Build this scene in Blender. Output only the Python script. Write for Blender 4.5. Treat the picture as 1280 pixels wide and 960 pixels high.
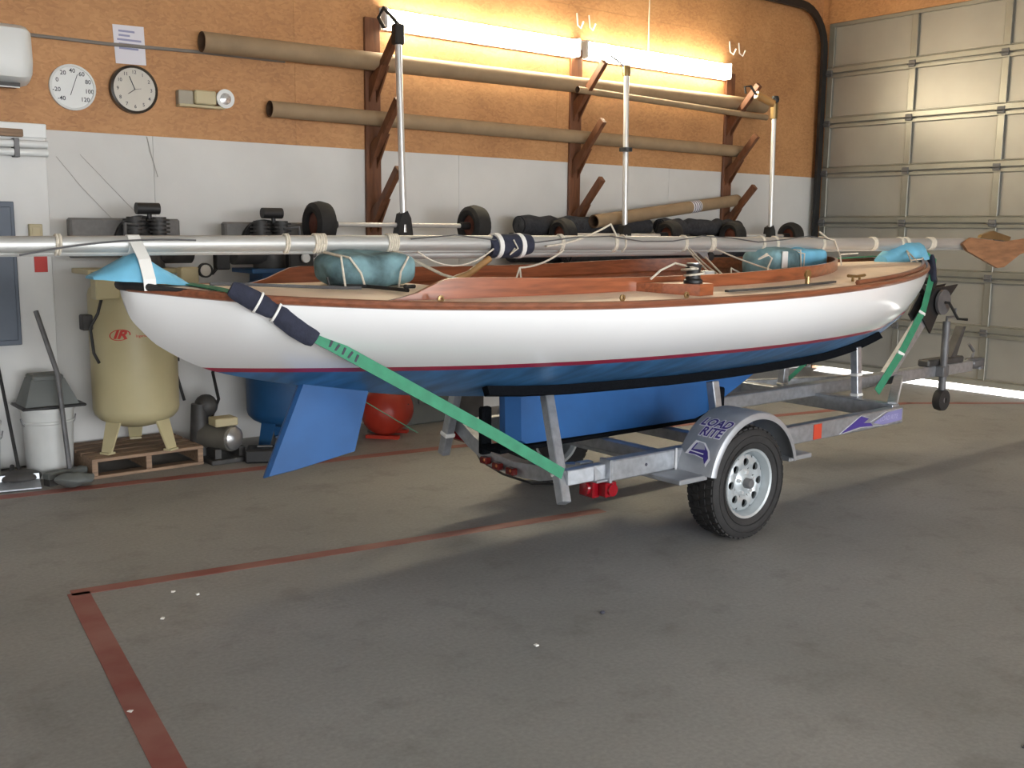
import bpy, bmesh, math, random
from mathutils import Vector, Matrix, noise
random.seed(7)
V = Vector
R = math.radians
scene = bpy.context.scene
C = scene.collection
for o in list(bpy.data.objects):
    bpy.data.objects.remove(o)

# ------------------------------------------------------------------ camera
FPX, YAW, PIT, ROL, EYE = 1286.458, R(51.072), R(8.651), R(0.542), 1.497
cF = V((math.cos(YAW)*math.cos(PIT), math.sin(YAW)*math.cos(PIT), -math.sin(PIT)))
cR0 = V((math.sin(YAW), -math.cos(YAW), 0))
cU0 = cR0.cross(cF)
cR = math.cos(ROL)*cR0 + math.sin(ROL)*cU0
cU = math.cos(ROL)*cU0 - math.sin(ROL)*cR0
cam_d = bpy.data.cameras.new('camera')
cam = bpy.data.objects.new('camera', cam_d)
C.objects.link(cam)
m3 = Matrix((cR, cU, -cF)).transposed()
cam.matrix_world = Matrix.Translation((0, 0, EYE)) @ m3.to_4x4()
cam_d.sensor_fit = 'HORIZONTAL'
cam_d.sensor_width = 36
cam_d.lens = 36*FPX/1280
cam_d.clip_start = .05
scene.camera = cam

# ------------------------------------------------------------------ light
SKY, SUN = 13.0, 70.0
w = bpy.data.worlds.new('sky')
scene.world = w
w.use_nodes = True
bg = w.node_tree.nodes['Background']
bg.inputs[0].default_value = (.95, .975, 1, 1)
bg.inputs[1].default_value = SKY
sd = bpy.data.lights.new('sun', 'SUN')
sd.energy = SUN
sd.angle = R(.6)
sd.color = (1, .96, .9)
sun = bpy.data.objects.new('sun', sd)
C.objects.link(sun)
sun.rotation_euler = V((-.93, -.34, -.115)).to_track_quat('-Z', 'Y').to_euler()
BAY = (-3.0, 6.8, 2.7)                     # the open bay in the front wall: x from, x to, height
YF = -5.6
pd = bpy.data.lights.new('bay_portal', 'AREA')
pd.shape = 'RECTANGLE'
pd.size = BAY[1]-BAY[0]
pd.size_y = BAY[2]
pd.cycles.is_portal = True
po = bpy.data.objects.new('bay_portal', pd)
C.objects.link(po)
po.location = ((BAY[0]+BAY[1])/2, YF-.02, BAY[2]/2)
po.rotation_euler = V((0, 1, 0)).to_track_quat('-Z', 'Z').to_euler()
vs = scene.view_settings
vs.view_transform = 'Standard'
vs.look = 'None'
vs.exposure = 0.12
vs.gamma = 1
vs.use_curve_mapping = False

D, XD = 6.765, 9.63                        # back wall plane, door plane
XL, ZC = -4.5, 4.4                         # left wall, ceiling

def at(u, v, Y):                           # a point of the plane y = Y seen at (u, v) of the photograph
    d = cF + cR*((u-640)/FPX) + cU*((480-v)/FPX)
    t = Y/d.y
    return V((d.x*t, Y, EYE+d.z*t))

# ------------------------------------------------------------------ materials
MATS = {}
def mat(name, col, rough=.6, metal=0., var=.1, scale=5., bump=0., bscale=60., coat=0., spec=.5, stretch=(1, 1, 1), col2=None, detail=4):
    if name in MATS: return MATS[name]
    m = bpy.data.materials.new(name)
    m.use_nodes = True
    nt = m.node_tree
    b = nt.nodes['Principled BSDF']
    b.inputs['Roughness'].default_value = rough
    b.inputs['Metallic'].default_value = metal
    b.inputs['Specular IOR Level'].default_value = spec
    b.inputs['Coat Weight'].default_value = coat
    b.inputs['Coat Roughness'].default_value = .12
    tc = nt.nodes.new('ShaderNodeTexCoord')
    mp = nt.nodes.new('ShaderNodeMapping')
    mp.inputs['Scale'].default_value = stretch
    nt.links.new(tc.outputs['Object'], mp.inputs[0])
    n = nt.nodes.new('ShaderNodeTexNoise')
    n.inputs['Scale'].default_value = scale
    n.inputs['Detail'].default_value = detail
    nt.links.new(mp.outputs[0], n.inputs[0])
    r = nt.nodes.new('ShaderNodeValToRGB')
    c1 = [max(0, c*(1-var)) for c in col]
    c2 = [min(1, c*(1+var)) for c in col] if col2 is None else col2
    r.color_ramp.elements[0].position = .32
    r.color_ramp.elements[1].position = .68
    r.color_ramp.elements[0].color = (*c1, 1)
    r.color_ramp.elements[1].color = (*c2, 1)
    nt.links.new(n.outputs['Fac'], r.inputs[0])
    nt.links.new(r.outputs[0], b.inputs['Base Color'])
    if bump:
        n2 = nt.nodes.new('ShaderNodeTexNoise')
        n2.inputs['Scale'].default_value = bscale
        n2.inputs['Detail'].default_value = 5
        nt.links.new(mp.outputs[0], n2.inputs[0])
        bp = nt.nodes.new('ShaderNodeBump')
        bp.inputs['Strength'].default_value = bump
        bp.inputs['Distance'].default_value = .01
        nt.links.new(n2.outputs['Fac'], bp.inputs['Height'])
        nt.links.new(bp.outputs[0], b.inputs['Normal'])
    MATS[name] = m
    return m

def osb_material():
    m = bpy.data.materials.new('strand_board')
    m.use_nodes = True
    nt = m.node_tree
    b = nt.nodes['Principled BSDF']
    b.inputs['Roughness'].default_value = .62
    tc = nt.nodes.new('ShaderNodeTexCoord')
    mp = nt.nodes.new('ShaderNodeMapping')
    mp.inputs['Scale'].default_value = (1, 1, 1.7)
    nt.links.new(tc.outputs['Object'], mp.inputs[0])
    n0 = nt.nodes.new('ShaderNodeTexNoise'); n0.inputs['Scale'].default_value = 9
    nt.links.new(mp.outputs[0], n0.inputs[0])
    add = nt.nodes.new('ShaderNodeMixRGB'); add.blend_type = 'ADD'; add.inputs[0].default_value = .12
    nt.links.new(mp.outputs[0], add.inputs[1]); nt.links.new(n0.outputs['Color'], add.inputs[2])
    v = nt.nodes.new('ShaderNodeTexVoronoi'); v.inputs['Scale'].default_value = 38
    nt.links.new(add.outputs[0], v.inputs[0])
    sp = nt.nodes.new('ShaderNodeSeparateColor')
    nt.links.new(v.outputs['Color'], sp.inputs[0])
    n1 = nt.nodes.new('ShaderNodeTexNoise'); n1.inputs['Scale'].default_value = 2.2; n1.inputs['Detail'].default_value = 6
    nt.links.new(tc.outputs['Object'], n1.inputs[0])
    mx = nt.nodes.new('ShaderNodeMix'); mx.data_type = 'FLOAT'; mx.inputs[0].default_value = .76
    nt.links.new(sp.outputs[0], mx.inputs[2]); nt.links.new(n1.outputs['Fac'], mx.inputs[3])
    r = nt.nodes.new('ShaderNodeValToRGB')
    r.color_ramp.elements[0].position = .25; r.color_ramp.elements[0].color = (.36, .170, .070, 1)
    r.color_ramp.elements[1].position = .8; r.color_ramp.elements[1].color = (.58, .31, .135, 1)
    e = r.color_ramp.elements.new(.5); e.color = (.47, .235, .098, 1)
    nt.links.new(mx.outputs[0], r.inputs[0]); nt.links.new(r.outputs[0], b.inputs['Base Color'])
    bp = nt.nodes.new('ShaderNodeBump'); bp.inputs['Strength'].default_value = .25; bp.inputs['Distance'].default_value = .004
    nt.links.new(sp.outputs[0], bp.inputs['Height']); nt.links.new(bp.outputs[0], b.inputs['Normal'])
    return m

def concrete_material():
    m = bpy.data.materials.new('concrete')
    m.use_nodes = True
    nt = m.node_tree
    b = nt.nodes['Principled BSDF']
    tc = nt.nodes.new('ShaderNodeTexCoord')
    def noise_(s, d, rough=.55):
        n = nt.nodes.new('ShaderNodeTexNoise'); n.inputs['Scale'].default_value = s; n.inputs['Detail'].default_value = d
        n.inputs['Roughness'].default_value = rough
        nt.links.new(tc.outputs['Object'], n.inputs[0]); return n
    a, c, f = noise_(.9, 5), noise_(4.5, 6, .65), noise_(60, 3)
    r1 = nt.nodes.new('ShaderNodeValToRGB')
    r1.color_ramp.elements[0].position = .3; r1.color_ramp.elements[0].color = (.236, .231, .220, 1)
    r1.color_ramp.elements[1].position = .7; r1.color_ramp.elements[1].color = (.312, .306, .292, 1)
    nt.links.new(a.outputs['Fac'], r1.inputs[0])
    r2 = nt.nodes.new('ShaderNodeValToRGB')                 # darker oil and scuff stains
    r2.color_ramp.elements[0].position = .26; r2.color_ramp.elements[0].color = (.74, .73, .72, 1)
    r2.color_ramp.elements[1].position = .47; r2.color_ramp.elements[1].color = (1, 1, 1, 1)
    nt.links.new(c.outputs['Fac'], r2.inputs[0])
    r3 = nt.nodes.new('ShaderNodeValToRGB')
    r3.color_ramp.elements[0].position = .3; r3.color_ramp.elements[0].color = (.86, .86, .86, 1)
    r3.color_ramp.elements[1].position = .7; r3.color_ramp.elements[1].color = (1.05, 1.05, 1.05, 1)
    nt.links.new(f.outputs['Fac'], r3.inputs[0])
    m1 = nt.nodes.new('ShaderNodeMixRGB'); m1.blend_type = 'MULTIPLY'; m1.inputs[0].default_value = 1
    m2 = nt.nodes.new('ShaderNodeMixRGB'); m2.blend_type = 'MULTIPLY'; m2.inputs[0].default_value = 1
    nt.links.new(r1.outputs[0], m1.inputs[1]); nt.links.new(r2.outputs[0], m1.inputs[2])
    nt.links.new(m1.outputs[0], m2.inputs[1]); nt.links.new(r3.outputs[0], m2.inputs[2])
    nt.links.new(m2.outputs[0], b.inputs['Base Color'])
    b.inputs['Roughness'].default_value = .52
    b.inputs['Specular IOR Level'].default_value = .35
    bp = nt.nodes.new('ShaderNodeBump'); bp.inputs['Strength'].default_value = .12; bp.inputs['Distance'].default_value = .004
    nt.links.new(c.outputs['Fac'], bp.inputs['Height']); nt.links.new(bp.outputs[0], b.inputs['Normal'])
    return m

def emit_material(name, col, s):
    m = bpy.data.materials.new(name); m.use_nodes = True
    nt = m.node_tree; b = nt.nodes['Principled BSDF']
    b.inputs['Base Color'].default_value = (.9, .9, .85, 1)
    b.inputs['Emission Color'].default_value = (*col, 1)
    b.inputs['Emission Strength'].default_value = s
    return m

OSB = osb_material()
CONC = concrete_material()
WALLW = mat('wall_white', (.62, .615, .60), .6, var=.06, scale=1.6, bump=.05, bscale=30)
HULLW = mat('hull_white', (.84, .84, .845), .22, var=.01, scale=2, coat=.5)
HULLB = mat('antifouling_blue', (.036, .14, .31), .42, var=.36, scale=9, stretch=(1.6, .3, .8))
KEELB = mat('keel_blue', (.012, .083, .25), .5, var=.14, scale=4)
RED = mat('boot_crimson', (.34, .010, .05), .35, var=.03)
WOOD = mat('mahogany', (.27, .078, .030), .3, var=.3, scale=7, stretch=(.6, 8, 8), coat=.5)
WOODR = mat('rail_mahogany', (.225, .075, .036), .36, var=.25, scale=7, stretch=(.6, 8, 8), coat=.2)
DECK = mat('deck_buff', (.86, .69, .55), .6, var=.05, scale=6, bump=.05, bscale=300)
GALV = mat('galvanised', (.40, .42, .45), .42, .75, var=.14, scale=26)
FENDM = mat('fender_steel', (.36, .375, .40), .42, .55, var=.08, scale=14)
RIMM = mat('wheel_silver', (.47, .51, .53), .36, .5, var=.06, scale=20)
ALU = mat('aluminium', (.50, .50, .485), .44, .55, var=.08, scale=8, stretch=(.3, 4, 4))
POLE = mat('pole_aluminium', (.72, .72, .72), .34, .6, var=.06, scale=8)
RUB = mat('rubber', (.017, .016, .016), .75, var=.2, scale=30, bump=.1)
BLACK = mat('black_metal', (.014, .014, .015), .5, var=.15, scale=12)
BUNK = mat('bunk_carpet', (.006, .007, .009), .95, var=.3, spec=.08, scale=90, bump=.3, bscale=200)
BROWNW = mat('rack_timber', (.15, .058, .026), .55, var=.25, scale=9, stretch=(4, 4, .6))
TUBEM = mat('cardboard_tube', (.30, .21, .125), .7, var=.1, scale=8)
TUBEI = mat('tube_inside', (.10, .055, .03), .9, var=.1)
CLOTHB = mat('foam_turquoise', (.19, .34, .38), .85, var=.85, scale=6, bump=.5, bscale=22, col2=(.27, .47, .52), detail=7)
CLOTHL = mat('pad_lightblue', (.16, .46, .66), .7, var=.15, scale=8, bump=.2, bscale=16)
NAVY = mat('navy_fabric', (.022, .025, .045), .9, var=.2, scale=30, bump=.3, bscale=70)
STRAP = mat('strap_green', (.030, .215, .115), .6, var=.12, scale=20)
ROPE = mat('rope_cream', (.66, .60, .50), .85, var=.12, scale=60, bump=.3, bscale=200)
TAPE = mat('white_tape', (.80, .79, .76), .5, var=.04)
BEIGE = mat('compressor_beige', (.50, .44, .26), .4, var=.05, scale=4)
BLUET = mat('tank_blue', (.012, .075, .20), .45, var=.12, scale=5)
REDT = mat('tank_red', (.42, .035, .018), .38, var=.1, scale=6)
PAINTR = mat('painted_red', (.27, .070, .056), .55, var=.15, scale=5, col2=(.29, .125, .10), detail=8)
DOORM = mat('door_steel', (.335, .325, .295), .38, .35, var=.06, scale=2.5)
RAILM = mat('door_rail', (.29, .285, .25), .35, .5, var=.06, scale=6)
PLAST = mat('white_plastic', (.72, .74, .74), .35, var=.02)
PAPER = mat('paper', (.72, .71, .78), .8, var=.02)
INK = mat('ink', (.05, .05, .07), .8, var=.1)
DGREY = mat('machine_dark', (.045, .043, .042), .55, var=.3, scale=12)
MGREY = mat('machine_grey', (.13, .13, .135), .5, .3, var=.2, scale=10)
PALW = mat('pallet_pine', (.26, .17, .11), .75, var=.25, scale=8, stretch=(.8, 8, 8))
REDL = mat('lens_red', (.22, .004, .010), .18, var=.1, scale=14, coat=.4)
AMBL = mat('lens_amber', (.35, .09, .02), .25, var=.05)
PURP = mat('decal_purple', (.055, .035, .22), .4, var=.05)
DECALW = mat('decal_white', (.72, .72, .76), .45, var=.02)
REDI = mat('logo_red', (.55, .04, .03), .5, var=.03)
PANEL = mat('panel_bluegrey', (.10, .12, .155), .5, .2, var=.08)
BRASS = mat('brass', (.32, .22, .10), .35, .8, var=.1)
CARP = mat('carpet_charcoal', (.035, .036, .042), .95, var=.3, scale=40, bump=.4, bscale=120)
BUCK = mat('bucket_white', (.55, .56, .55), .5, var=.06)
GREYP = mat('grey_plastic', (.11, .12, .115), .55, var=.1)
TILW = mat('tiller_ash', (.40, .22, .08), .35, var=.2, scale=10, coat=.4)
RUSTM = mat('hub_rust', (.12, .035, .02), .6, .2, var=.3, scale=18)
BOARD = mat('board_plywood', (.30, .145, .07), .6, var=.25, scale=6, stretch=(.8, 5, 5))
LAMP = emit_material('fluorescent_lens', (1, .89, .64), 58.0)

# ------------------------------------------------------------------ mesh building
ORG = {}
class MB:
    def __init__(s): s.v = []; s.f = []
    def add(s, vs, fs):
        n = len(s.v); s.v += [V(p) for p in vs]; s.f += [tuple(i+n for i in f) for f in fs]; return s
    def bm(s, b):
        b.verts.index_update()
        s.add([v.co.copy() for v in b.verts], [[v.index for v in f.verts] for f in b.faces]); b.free(); return s
    def box(s, c, size, rot=None, bev=0.):
        b = bmesh.new(); bmesh.ops.create_cube(b, size=1)
        for v in b.verts: v.co = V((v.co.x*size[0], v.co.y*size[1], v.co.z*size[2]))
        if bev: bmesh.ops.bevel(b, geom=b.edges[:], offset=min(bev, min(size)*.45), segments=1, affect='EDGES', profile=.5)
        M = rot.to_matrix() if hasattr(rot, 'to_matrix') else rot
        for v in b.verts: v.co = (M @ v.co if M else v.co)+V(c)
        return s.bm(b)
    def box2(s, a, b, bev=0.):
        a, b = V(a), V(b); return s.box((a+b)/2, [abs(x) for x in (b-a)], None, bev)
    def bar(s, p0, p1, w, h, up=(0, 0, 1), bev=0.):         # a beam from p0 to p1
        p0, p1 = V(p0), V(p1); d = p1-p0; L = d.length; x = d.normalized()
        y = V(up).cross(x)
        if y.length < 1e-5: y = V((0, 1, 0))
        y.normalize(); z = x.cross(y)
        return s.box((p0+p1)/2, (L, w, h), Matrix((x, y, z)).transposed(), bev)
    def tube(s, path, r, n=10, caps=True, sx=1., sy=1., up=None):
        path = [V(p) for p in path]; k = len(path)
        rs = r if hasattr(r, '__len__') else [r]*k
        T = [(path[min(i+1, k-1)]-path[max(i-1, 0)]).normalized() for i in range(k)]
        u = V(up) if up else (V((0, 0, 1)) if abs(T[0].z) < .9 else V((0, 1, 0)))
        vs = []
        for i in range(k):
            a = T[i].cross(u)
            if a.length < 1e-6: a = V((1, 0, 0))
            a.normalize(); u2 = a.cross(T[i]).normalized(); u = u2
            for j in range(n):
                t = 2*math.pi*j/n
                vs.append(path[i]+a*(math.cos(t)*rs[i]*sx)+u2*(math.sin(t)*rs[i]*sy))
        fs = [(i*n+j, i*n+(j+1) % n, (i+1)*n+(j+1) % n, (i+1)*n+j) for i in range(k-1) for j in range(n)]
        if caps: fs += [tuple(range(n))[::-1], tuple((k-1)*n+j for j in range(n))]
        return s.add(vs, fs)
    def cyl(s, p0, p1, r0, r1=None, n=16, caps=True):
        return s.tube([p0, p1], [r0, r0 if r1 is None else r1], n, caps)
    def lathe(s, prof, o=(0, 0, 0), axis=(0, 0, 1), n=24, closed=False, cap=True):   # prof: (radius, height)
        a = V(axis).normalized(); x = a.orthogonal().normalized(); y = a.cross(x); o = V(o); k = len(prof)
        vs = [o+a*h+(x*math.cos(2*math.pi*j/n)+y*math.sin(2*math.pi*j/n))*r for r, h in prof for j in range(n)]
        rng = range(k if closed else k-1)
        fs = [(i*n+j, i*n+(j+1) % n, ((i+1) % k)*n+(j+1) % n, ((i+1) % k)*n+j) for i in rng for j in range(n)]
        if not closed and cap:
            if prof[0][0] > 1e-6: fs.append(tuple(range(n))[::-1])
            if prof[-1][0] > 1e-6: fs.append(tuple((k-1)*n+j for j in range(n)))
        return s.add(vs, fs)
    def prism(s, poly, th):                                  # a flat polygon of 3D points thickened by the vector th
        p = [V(q) for q in poly]; n = len(p); th = V(th)
        return s.add(p+[q+th for q in p], [tuple(range(n))[::-1], tuple(range(n, 2*n))]+[(i, (i+1) % n, n+(i+1) % n, n+i) for i in range(n)])
    def strip(s, path, nrm, wd, th):                         # a flat band: path, width direction per point, thickness along the normal
        k = len(path); path = [V(p) for p in path]; vs = []
        for i in range(k):
            t = (path[min(i+1, k-1)]-path[max(i-1, 0)]).normalized()
            nn = V(nrm[i] if isinstance(nrm, list) else nrm); nn = (nn-t*nn.dot(t)).normalized(); wv = t.cross(nn)
            for a, b in ((-1, 0), (1, 0), (1, 1), (-1, 1)): vs.append(path[i]+wv*(a*wd/2)+nn*(b*th))
        fs = [(i*4+j, i*4+(j+1) % 4, i*4+4+(j+1) % 4, i*4+4+j) for i in range(k-1) for j in range(4)]+[(3, 2, 1, 0), tuple((k-1)*4+j for j in range(4))]
        return s.add(vs, fs)
    def sphere(s, c, r, n=14, sc=(1, 1, 1)):
        b = bmesh.new(); bmesh.ops.create_uvsphere(b, u_segments=n, v_segments=max(6, n*2//3), radius=r)
        for v in b.verts: v.co = V((v.co.x*sc[0], v.co.y*sc[1], v.co.z*sc[2]))+V(c)
        return s.bm(b)
    def build(s, name, m, parent=None, base=None, smooth=False, angle=38):
        off = ORG[parent.name] if parent else V(base if base is not None else (0, 0, 0))
        me = bpy.data.meshes.new(name)
        me.from_pydata([p-off for p in s.v], [], s.f); me.validate()
        b = bmesh.new(); b.from_mesh(me); bmesh.ops.recalc_face_normals(b, faces=b.faces)
        if smooth:
            for f in b.faces: f.smooth = True
            for e in b.edges:
                if len(e.link_faces) == 2 and e.calc_face_angle(0) > R(angle): e.smooth = False
        b.to_mesh(me); b.free()
        o = bpy.data.objects.new(name, me); C.objects.link(o)
        o.data.materials.append(m); ORG[o.name] = off
        if parent: o.parent = parent
        else: o.location = off
        return o
def thing(name, loc, label, cat, group=None):
    o = bpy.data.objects.new(name, None); C.objects.link(o); o.location = loc; o.empty_display_size = .1
    ORG[o.name] = V(loc); return tag(o, label, cat, group)
def tag(o, label=None, cat=None, group=None, kind=None):
    if label: o['label'] = label
    if cat: o['category'] = cat
    if group: o['group'] = group
    if kind: o['kind'] = kind
    return o
def clone(o, loc, rz=0., label=None):
    r = o.copy(); C.objects.link(r); r.location = loc; r.rotation_euler = (0, 0, rz); ORG[r.name] = V(loc)
    if label: r['label'] = label
    for ch in list(o.children):
        c = ch.copy(); C.objects.link(c); c.parent = r
        for g in ch.children:
            d = g.copy(); C.objects.link(d); d.parent = c
    return r
def label_part(o, l): o['label'] = l; return o
_txt = {}
def fine(vs, fs, step=.006):                # cut flat lettering into narrow strips
    b = bmesh.new(); vv = [b.verts.new((p[0], p[1], 0)) for p in vs]
    for f in fs:
        try: b.faces.new([vv[i] for i in f])
        except ValueError: pass
    lo, hi = min(p[1] for p in vs), max(p[1] for p in vs); y = lo+step
    while y < hi:
        bmesh.ops.bisect_plane(b, geom=b.verts[:]+b.edges[:]+b.faces[:], plane_co=(0, y, 0), plane_no=(0, 1, 0)); y += step
    b.verts.index_update(); r = [v.co.copy() for v in b.verts], [tuple(v.index for v in f.verts) for f in b.faces]; b.free(); return r
def text_polys(t, size=1., shear=0., bold=.012):
    cu = bpy.data.curves.new('lettering', 'FONT'); cu.body = t; cu.size = size; cu.align_x = 'CENTER'; cu.align_y = 'CENTER'; cu.shear = shear
    cu.resolution_u = 3; cu.offset = size*bold
    ob = bpy.data.objects.new('lettering', cu); C.objects.link(ob)
    dg = bpy.context.evaluated_depsgraph_get(); me = bpy.data.meshes.new_from_object(ob.evaluated_get(dg))
    vs = [v.co.copy() for v in me.vertices]; fs = [tuple(p.vertices) for p in me.polygons]
    bpy.data.objects.remove(ob); bpy.data.curves.remove(cu); bpy.data.meshes.remove(me)
    return vs, fs
def interp(x, pts):
    if x <= pts[0][0]: return pts[0][1]
    for i in range(len(pts)-1):
        if x <= pts[i+1][0]:
            x0, y0 = pts[i]; x1, y1 = pts[i+1]; h = x1-x0; t = (x-x0)/h
            def slope(j):
                if j == 0: return (pts[1][1]-pts[0][1])/(pts[1][0]-pts[0][0])
                if j == len(pts)-1: return (pts[-1][1]-pts[-2][1])/(pts[-1][0]-pts[-2][0])
                a = (pts[j][1]-pts[j-1][1])/(pts[j][0]-pts[j-1][0]); b = (pts[j+1][1]-pts[j][1])/(pts[j+1][0]-pts[j][0])
                return 0 if a*b <= 0 else 2*a*b/(a+b)
            m0, m1 = slope(i), slope(i+1)
            return (2*t**3-3*t**2+1)*y0+(t**3-2*t**2+t)*h*m0+(-2*t**3+3*t**2)*y1+(t**3-t**2)*h*m1
    return pts[-1][1]

# ------------------------------------------------------------------ the room
ZO = 2.057
fl = MB().box2((XL, YF, -.2), (XD+.05, D, 0)).build('floor', CONC); tag(fl, 'grey stained concrete workshop floor', None, kind='structure')
MB().box2((-30, -30, -.4), (40, 30, -.21)).box2((XD+.05, -30, -.21), (40, 30, -.005)).build('ground', mat('apron_concrete', (.45, .44, .41), .8, var=.1, scale=2)).__setitem__('kind', 'structure')
def floor_line(p, q, wd):
    MB().strip([(p[0], p[1], .0008), (q[0], q[1], .0008)], (0, 0, 1), wd, .0012).build('painted_line', PAINTR, fl)
floor_line((1.16, 4.25), (.62, .3), .085)
floor_line((1.135, 4.262), (3.75, 3.86), .075)
floor_line((.9, 6.10), (4.0, 5.66), .095)
floor_line((3.98, 5.663), (8.35, 4.76), .085)
floor_line((8.32, 4.765), (9.2, 4.13), .08)
MB().strip([V((2.95, 1.25, .0007)), V((6.2, 2.0, .0007))], (0, 0, 1), .006, .001).build('floor_joint', INK, fl)

wb = MB().box2((XL, D+.012, 0), (XD+.3, D+.2, ZC+.1)).build('wall_back', WALLW); tag(wb, kind='structure')
x = XL
xs = [XL]+[1.84-2.44*2, 1.84-2.44, 1.84+.62, 1.84+.62+2.44, 1.84+.62+4.88, XD]
for i in range(len(xs)-1):
    MB().box2((xs[i]+.001, D, .0), (xs[i+1]-.001, D+.012, ZO)).build('wall_board', WALLW, wb)
xo = [XL, -1.4, 1.04, 3.48, 5.92, 8.36, XD]
for i in range(len(xo)-1):
    MB().box2((xo[i]+.0008, D-.004, ZO), (xo[i+1]-.0008, D+.012, ZO+1.3)).build('strand_board_sheet', OSB, wb)
    MB().box2((xo[i]+.0008, D-.004, ZO+1.302), (xo[i+1]-.0008, D+.012, ZC)).build('strand_board_sheet', OSB, wb)
DT, DL, DR = 3.637, 6.665, 2.80            # door top, its two sides
wr = MB().box2((XD, DL, 0), (XD+.2, D+.02, ZC)).box2((XD, YF, 0), (XD+.2, DR, ZC)).box2((XD, DR, DT+.0), (XD+.2, DL, ZC)).build('wall_right', OSB); tag(wr, kind='structure')
MB().box2((XD-.004, DL+.02, 0), (XD, D-.005, ZO)).build('wall_board', WALLW, wr)
tag(MB().box2((XL-.2, YF-.2, 0), (XL, D+.2, ZC)).build('wall_left', WALLW), kind='structure')
tag(MB().box2((XL, YF-.2, 0), (BAY[0], YF, ZC)).box2((BAY[1], YF-.2, 0), (XD+.2, YF, ZC)).box2((BAY[0], YF-.2, BAY[2]), (BAY[1], YF, ZC)).build('wall_front', WALLW), kind='structure')
tag(MB().box2((XL-.2, YF-.2, ZC), (XD+.2, D+.2, ZC+.15)).build('ceiling', mat('ceiling_board', (.6, .58, .54), .8, var=.05)), kind='structure')

# the sectional door
dr = bpy.data.objects.new('door_1', None); C.objects.link(dr); dr.location = (XD, DL, .03); ORG['door_1'] = V((XD, DL, .03))
tag(dr, 'tall grey steel sectional overhead door', None, kind='structure')
SH = (DT-.03)/7
stiles = [DL-.035, 5.692, 4.772, 3.80, DR+.035]
for i in range(7):
    z0 = .03+i*SH; z1 = z0+SH
    sec = MB().box2((XD+.012, DR, z0), (XD+.05, DL, z1)).build('door_section', DOORM, dr)
    MB().box2((XD-.022, DR, z0+.004), (XD+.012, DL, z0+.062), .006).box2((XD-.012, DR, z0+.062), (XD+.012, DL, z0+.075), .004).build('rail', RAILM, sec)
    MB().box2((XD-.014, DR, z1-.045), (XD+.012, DL, z1-.006), .005).build('rail', RAILM, sec)
    for y in stiles:
        MB().box2((XD-.012, y-.035, z0+.06), (XD+.012, y+.035, z1-.04), .005).box2((XD-.02, y-.037, z0+.06), (XD+.01, y-.027, z1-.04), .002).build('stile', RAILM, sec)
        if i: MB().box2((XD-.034, y-.035, z0-.03), (XD-.018, y+.035, z0+.035), .004).cyl((XD-.036, y-.045, z0), (XD-.036, y+.045, z0), .008, n=8).build('hinge', MGREY, sec)
tk = [V((XD-.06, DL+.035, .02)), V((XD-.06, DL+.035, 3.35))]
for k in range(1, 9):
    a = R(90*k/8); tk.append(V((XD-.06-.42*(1-math.cos(a)), DL+.035, 3.35+.42*math.sin(a))))
tk.append(V((XD-2.4, DL+.035, 3.77)))
tag(MB().strip(tk, (0, -1, 0), .075, .035).build('trim_1', BLACK, None, (XD, DL, 0)), 'black vertical door track curving up to the ceiling', kind='structure')

# ------------------------------------------------------------------ wall fixtures
def fluor(x0, x1, label):
    t = thing('fluorescent_light', ((x0+x1)/2, D-.004, 2.94), label, 'light', 'strip lights on the strand board wall')
    MB().box2((x0, D-.03, 2.925), (x1, D-.004, 3.08), .005).build('housing', PLAST, t)
    pr = []
    for k in range(9):
        a = math.pi*k/8; pr.append((-math.sin(a)*.075, .074*math.cos(a)))
    vs = [V((xx, D-.03+dy, 3.002+dz)) for xx in (x0+.02, x1-.02) for dy, dz in pr]
    fs = [(k, k+1, 9+k+1, 9+k) for k in range(8)]+[tuple(range(9)), tuple(range(9, 18))[::-1], (0, 9, 17, 8)]
    MB().add(vs, fs).build('diffuser', LAMP, t, smooth=True)
    for xx in (x0+.011, x1-.011):
        MB().box2((xx-.012, D-.107, 2.925), (xx+.012, D-.03, 3.08), .02).build('end_cap', PLAST, t)
fluor(4.17, 6.10, 'long glowing fluorescent strip light, the one on the side of the wall clock')
fluor(6.17, 8.07, 'long glowing fluorescent strip light, the one on the side of the garage door')
tag(MB().tube([(7.0, D-.012, 3.06), (7.0, D-.012, 3.5), (6.99, D-.012, 4.38)], .006, 6).build('light_cord', ROPE, None, (7, D-.01, 3.06)), 'thin pale cord running up the wall from strip light', 'cord')
for xx, ww in ((6.2, 'above the middle timber rack, between the two strip lights'), (8.2, 'above the timber rack beside the garage door')):
    t = thing('wall_hook', (xx, D-.004, 3.2), 'small white metal double hook '+ww, 'hook')
    for s in (-.07, .07):
        MB().tube([(xx+s, D-.005, 3.3), (xx+s, D-.02, 3.2), (xx+s, D-.06, 3.17), (xx+s, D-.09, 3.22)], .007, 6).build('prong', TAPE, t, smooth=True)

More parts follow.
